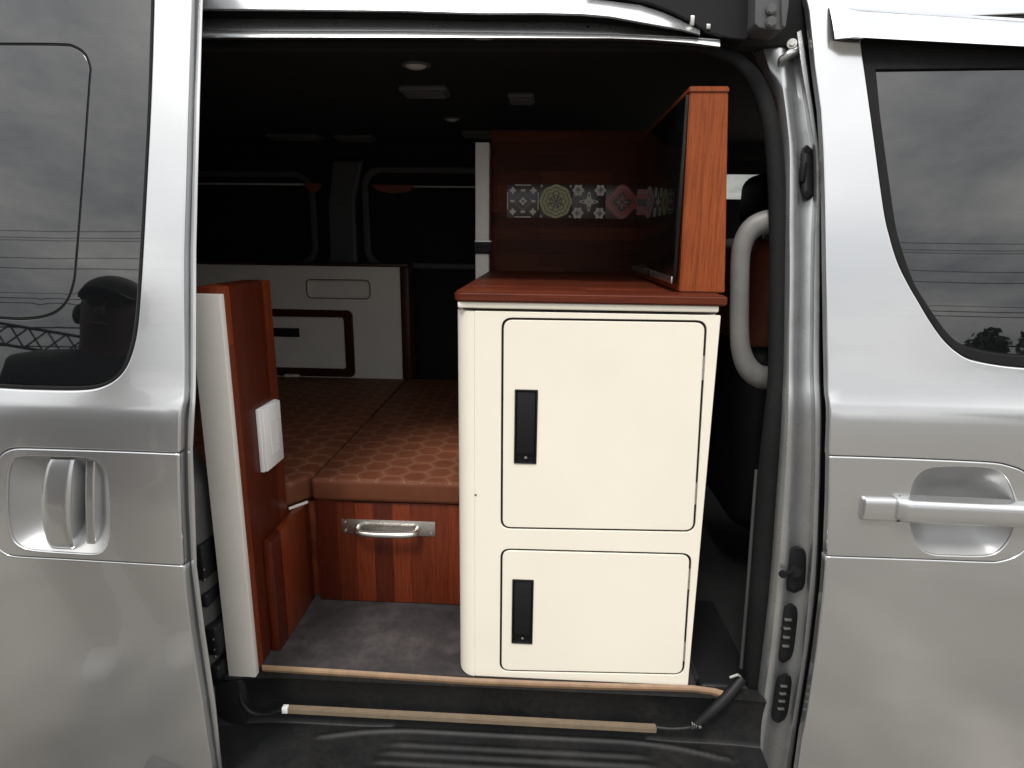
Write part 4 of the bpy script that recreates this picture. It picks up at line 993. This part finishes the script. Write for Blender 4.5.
SHOE = plain('pale_shoe', (.55, .53, .50), .6); CAPM = plain('dark_cap', (.02, .018, .018), .8); HAIR = plain('dark_hair', (.012, .009, .007), .6)
px_, py_ = -1.28, -.88
pr = empty('person', (px_, py_, 0), 'person in dark cap, black jacket and beige trousers standing by the van', 'person')
T = Matrix.Translation((px_, py_, 0)) @ Matrix.Rotation(R(-20), 4, 'Z') @ Matrix.Diagonal((1, 1, .965, 1))
tp = lambda pts: [T @ Vector(p) for p in pts]
# body: pelvis, spine, neck, head; arms with hands; legs
bv = [(0, 0, .93), (0, -.01, 1.10), (0, -.01, 1.30), (0, 0, 1.42), (0, .01, 1.50), (0, .03, 1.575), (0, .035, 1.65), (0, .02, 1.72)]; br_ = [.14, .125, .14, .09, .055, .072, .088, .070]; be = [(i, i + 1) for i in range(7)]
for sx in (-1, 1):
    i0 = len(bv); bv += [(sx * .17, 0, 1.40), (sx * .22, -.02, 1.14), (sx * .23, .06, .90), (sx * .23, .085, .85)]; br_ += [.058, .046, .034, (.040, .022)]; be += [(3, i0), (i0, i0 + 1), (i0 + 1, i0 + 2), (i0 + 2, i0 + 3)]
    for k in range(4):
        j0 = len(bv); y0 = .055 + .02 * k; ln = (.072, .082, .078, .06)[k]
        bv += [(sx * .232, y0 + .012, .805), (sx * .228, y0 + .016, .805 - ln * .5), (sx * .220, y0 + .012, .805 - ln)]; br_ += [.0095, .0085, .007]; be += [(i0 + 3, j0), (j0, j0 + 1), (j0 + 1, j0 + 2)]
    j0 = len(bv); bv += [(sx * .225, .125, .835), (sx * .218, .138, .80)]; br_ += [.0105, .008]; be += [(i0 + 3, j0), (j0, j0 + 1)]
    i0 = len(bv); bv += [(sx * .09, 0, .86), (sx * .10, .015, .50), (sx * .105, -.01, .10), (sx * .11, .02, .05), (sx * .12, .14, .035)]; br_ += [.088, .058, .038, .04, .03]; be += [(0, i0)] + [(i0 + q, i0 + q + 1) for q in range(4)]
skin('body', tp(bv), be, br_, SKIN, pr)
jv = [(0, -.005, .90), (0, -.01, 1.10), (0, -.01, 1.30), (0, 0, 1.455), (0, .012, 1.545)]; jr = [.178, .165, .175, .13, .078]; je = [(i, i + 1) for i in range(4)]
for sx in (-1, 1):
    i0 = len(jv); jv += [(sx * .175, 0, 1.435), (sx * .225, -.02, 1.14), (sx * .232, .05, .915)]; jr += [.086, .070, .052]; je += [(3, i0), (i0, i0 + 1), (i0 + 1, i0 + 2)]
skin('jacket', tp(jv), je, jr, CLOTH, pr)
tv_ = [(0, 0, .93)]; tr_ = [.155]; te = []
for sx in (-1, 1): i0 = len(tv_); tv_ += [(sx * .092, 0, .82), (sx * .102, .015, .50), (sx * .107, -.005, .09)]; tr_ += [.105, .078, .066]; te += [(0, i0), (i0, i0 + 1), (i0 + 1, i0 + 2)]
skin('trousers', tp(tv_), te, tr_, KHAKI, pr)
for sx in (-1, 1): skin('shoe', tp([(sx * .11, -.045, .045), (sx * .112, .03, .05), (sx * .118, .12, .04), (sx * .122, .175, .032)]), [(0, 1), (1, 2), (2, 3)], [.046, .050, .044, .034], SHOE, pr)
m_ = MB(); 
for r0 in (1,):
    b = bmesh.new(); bmesh.ops.create_uvsphere(b, u_segments=28, v_segments=16, radius=1)
    bmesh.ops.delete(b, geom=[v for v in b.verts if v.co.z < -.08], context='VERTS')
    for v in b.verts: v.co = T @ Vector((v.co.x * .094, .018 + v.co.y * .112, 1.695 + v.co.z * .088))
    m_.add(b)
rows = []
for k in range(15):
    a = R(25 + 130 * k / 14); rows.append([T @ Vector((math.cos(a) * .090, .018 + math.sin(a) * .108, 1.694)), T @ Vector((math.cos(a) * .088, .018 + math.sin(a) * .108 + .075 * math.sin(a) ** 2, 1.680)), T @ Vector((math.cos(a) * .087, .018 + math.sin(a) * .105, 1.688))])
m_.grid(rows); m_.build('cap', CAPM, pr, 60)
m_ = MB(); m_.ball(T @ Vector((0, .0, 1.665)), .088, .098, .075); m_.build('hair', HAIR, pr, 60)
m_ = MB(); m_.tube([T @ Vector(p) for p in [(0, .112, 1.662), (0, .126, 1.638), (0, .132, 1.622), (0, .116, 1.612)]], [.007, .010, .014, .008]); m_.build('nose', SKIN, pr, 60)
for sx in (-1, 1):
    m_ = MB(); m_.ball(T @ Vector((sx * .086, .02, 1.64)), .012, .022, .034); m_.build('ear', SKIN, pr, 60)
    m_ = MB(); m_.ball(T @ Vector((sx * .032, .108, 1.655)), .014, .009, .007); m_.build('eye', BLACK, pr, 60)
m_ = MB(); m_.tube([T @ Vector(p) for p in [(-.024, .108, 1.588), (0, .117, 1.586), (.024, .108, 1.588)]], [.003, .0065, .003]); m_.build('mouth', SKIN, pr, 60)
# utility poles with their wires, far behind
POLE = plain('pole_concrete', (.25, .24, .23), .8); WIRE = plain('black_wire', (.01, .01, .01), .7, bstr=0)
poles = []
for i, (x, lab) in enumerate(((-46, 'grey utility pole at the far end of the wires'), (-2, 'grey utility pole in the middle of the row of wires'), (44, 'grey utility pole at the other end of the wires'))):
    o = MB(); o.tube([(x, -26, 0), (x, -26, 16.5)], [.20, .12], 16, smooth=1)
    for z in (16.0, 14.4, 12.6): o.box(x - .06, x + .06, -27, -25, z - .06, z + .06, .01)
    q = o.build('utility_pole', POLE, None, origin=(x, -26, 0)); tag(q, lab, 'utility pole', 'utility poles with wires'); poles.append(x)
for i, (y, z, r) in enumerate([(-26.9, 16.1, .03), (-26.3, 16.1, .03), (-25.2, 16.1, .03), (-26.9, 14.5, .035), (-25.2, 14.5, .03), (-26.9, 12.7, .05), (-26, 12.1, .045), (-25.2, 12.7, .03), (-26, 11.0, .06), (-26, 10.2, .05)]):
    o = MB(); pts = []
    for a, b in ((-46, -2), (-2, 44)):
        for k in range(13):
            t = k / 12
            if k == 0 and a != -46: continue
            pts.append((a + (b - a) * t, y, z - (.5 + .12 * i) * 4 * t * (1 - t)))
    o.tube(pts, r * .6, 6, smooth=1); q = o.build('overhead_wire', WIRE, None, origin=(-2, y, z)); tag(q, 'black overhead wire sagging between the utility poles', 'wire', 'overhead wires')
# lattice beam of a gantry
o = MB(); A, B = Vector((-40, -24, 10.6)), Vector((-17, -24, 7.2)); n = 26
for dz in (0, .9): o.tube([A + Vector((0, 0, dz)), B + Vector((0, 0, dz))], .07, 6, smooth=1)
for k in range(n):
    p = A + (B - A) * (k / n); q = A + (B - A) * ((k + 1) / n); o.tube([p, q + Vector((0, 0, .9))], .04, 5, smooth=1); o.tube([p + Vector((0, 0, .9)), q], .04, 5, smooth=1)
for p in (A, B): o.tube([(p.x, p.y, 0), p + Vector((0, 0, .9))], .12, 8, smooth=1)
q = o.build('lattice_gantry', WIRE, None, origin=(-28, -24, 0)); tag(q, 'dark lattice gantry sloping across two posts beyond the road', 'gantry')
# a tree
LEAFM = plain('dark_foliage', (.03, .05, .02), .7, var=.4, bstr=0); BARK = plain('bark', (.09, .07, .05), .9)
tr = empty('tree', (16.3, -20, 0), 'dark leafy tree standing beside the utility poles', 'tree')
o = MB(); o.tube([(16.3, -20, 0), (16.35, -20, 2.5), (16.2, -19.9, 5.5)], [.26, .2, .1], 10)
for k in range(6): a = k * 1.05; o.tube([(16.25, -20, 3.2 + .3 * k), (16.3 + 1.3 * math.cos(a), -20 + 1.3 * math.sin(a), 5.0 + .4 * k)], [.08, .03], 8, smooth=1)
o.build('trunk', BARK, tr)
b = bmesh.new(); rnd = random.Random(3)
cl_ = [(16.6 + rnd.uniform(-1.9, 2.6), -20 + rnd.uniform(-1.8, 1.8), rnd.uniform(4.2, 7.9), rnd.uniform(.4, .85)) for _ in range(34)]
for _ in range(3600):
    x, y, z, r = rnd.choice(cl_); d = Vector((rnd.gauss(0, 1), rnd.gauss(0, 1), rnd.gauss(0, 1))).normalized() * r * rnd.uniform(.5, 1.1)
    c = Vector((x, y, z)) + d; u = Vector((rnd.gauss(0, 1), rnd.gauss(0, 1), rnd.gauss(0, 1))).normalized(); v = u.orthogonal().normalized() * .09; u = u * .16
    b.faces.new([b.verts.new(c + w_) for w_ in (-u, v, u, -v)])
o = MB(); o.add(b); o.build('crown', LEAFM, tr, None)


# ------------------------------------------------------------------ sky and sun
w = bpy.data.worlds.new('World'); S.world = w; w.use_nodes = True; nt = w.node_tree; bg = nt.nodes['Background']
sky = N(nt, 'ShaderNodeTexSky', sky_type='NISHITA'); sky.sun_disc = False
EL, AZ = 58, 200                                             # sun behind the camera, a little to its left
sky.sun_elevation = R(EL); sky.sun_rotation = R(AZ); sky.air_density = 1.2; sky.dust_density = 2.5
tc = N(nt, 'ShaderNodeTexCoord'); sp3 = N(nt, 'ShaderNodeSeparateXYZ'); nt.links.new(tc.outputs['Generated'], sp3.inputs[0])
zz = math_(nt, 'ADD', math_(nt, 'MAXIMUM', sp3.outputs[2], 0.0), .22)
cm = N(nt, 'ShaderNodeCombineXYZ'); nt.links.new(math_(nt, 'DIVIDE', sp3.outputs[0], zz), cm.inputs[0]); nt.links.new(math_(nt, 'DIVIDE', sp3.outputs[1], zz), cm.inputs[1])
cl = noise(nt, cm.outputs[0], 1.25, 9, .62)
cloud = ramp(nt, cl, [(.34, (4.6, 4.9, 5.3)), (.46, (8.5, 8.6, 8.7)), (.56, (12.5, 12.3, 11.9)), (.68, (19, 18.5, 17.8))])
cover = ramp(nt, cl, [(.28, (.55, .55, .55)), (.45, (.92, .92, .92))])
mx = N(nt, 'ShaderNodeMix', data_type='RGBA'); nt.links.new(cover, mx.inputs['Factor']); nt.links.new(sky.outputs[0], mx.inputs['A']); nt.links.new(cloud, mx.inputs['B'])
ov = math_(nt, 'MULTIPLY_ADD', math_(nt, 'MAXIMUM', sp3.outputs[2], 0.0), 1.12, .36)
mv = N(nt, 'ShaderNodeMix', data_type='RGBA', blend_type='MULTIPLY'); mv.inputs['Factor'].default_value = 1
nt.links.new(mx.outputs['Result'], mv.inputs['A']); nt.links.new(ov, mv.inputs['B']); nt.links.new(mv.outputs['Result'], bg.inputs[0]); bg.inputs[1].default_value = .105
sun_d = bpy.data.lights.new('sun', 'SUN'); sun_d.energy = 1.5; sun_d.angle = R(14); sun_d.color = (1, .96, .9)
sun = bpy.data.objects.new('sun', sun_d); COL.objects.link(sun)
dirv = Vector((math.sin(R(AZ)) * math.cos(R(EL)), math.cos(R(AZ)) * math.cos(R(EL)), math.sin(R(EL))))
sun.rotation_euler = dirv.to_track_quat('Z', 'Y').to_euler()
S.view_settings.view_transform = 'Standard'; S.view_settings.look = 'None'; S.view_settings.gamma = 1; S.view_settings.use_curve_mapping = False
S.view_settings.exposure = .62
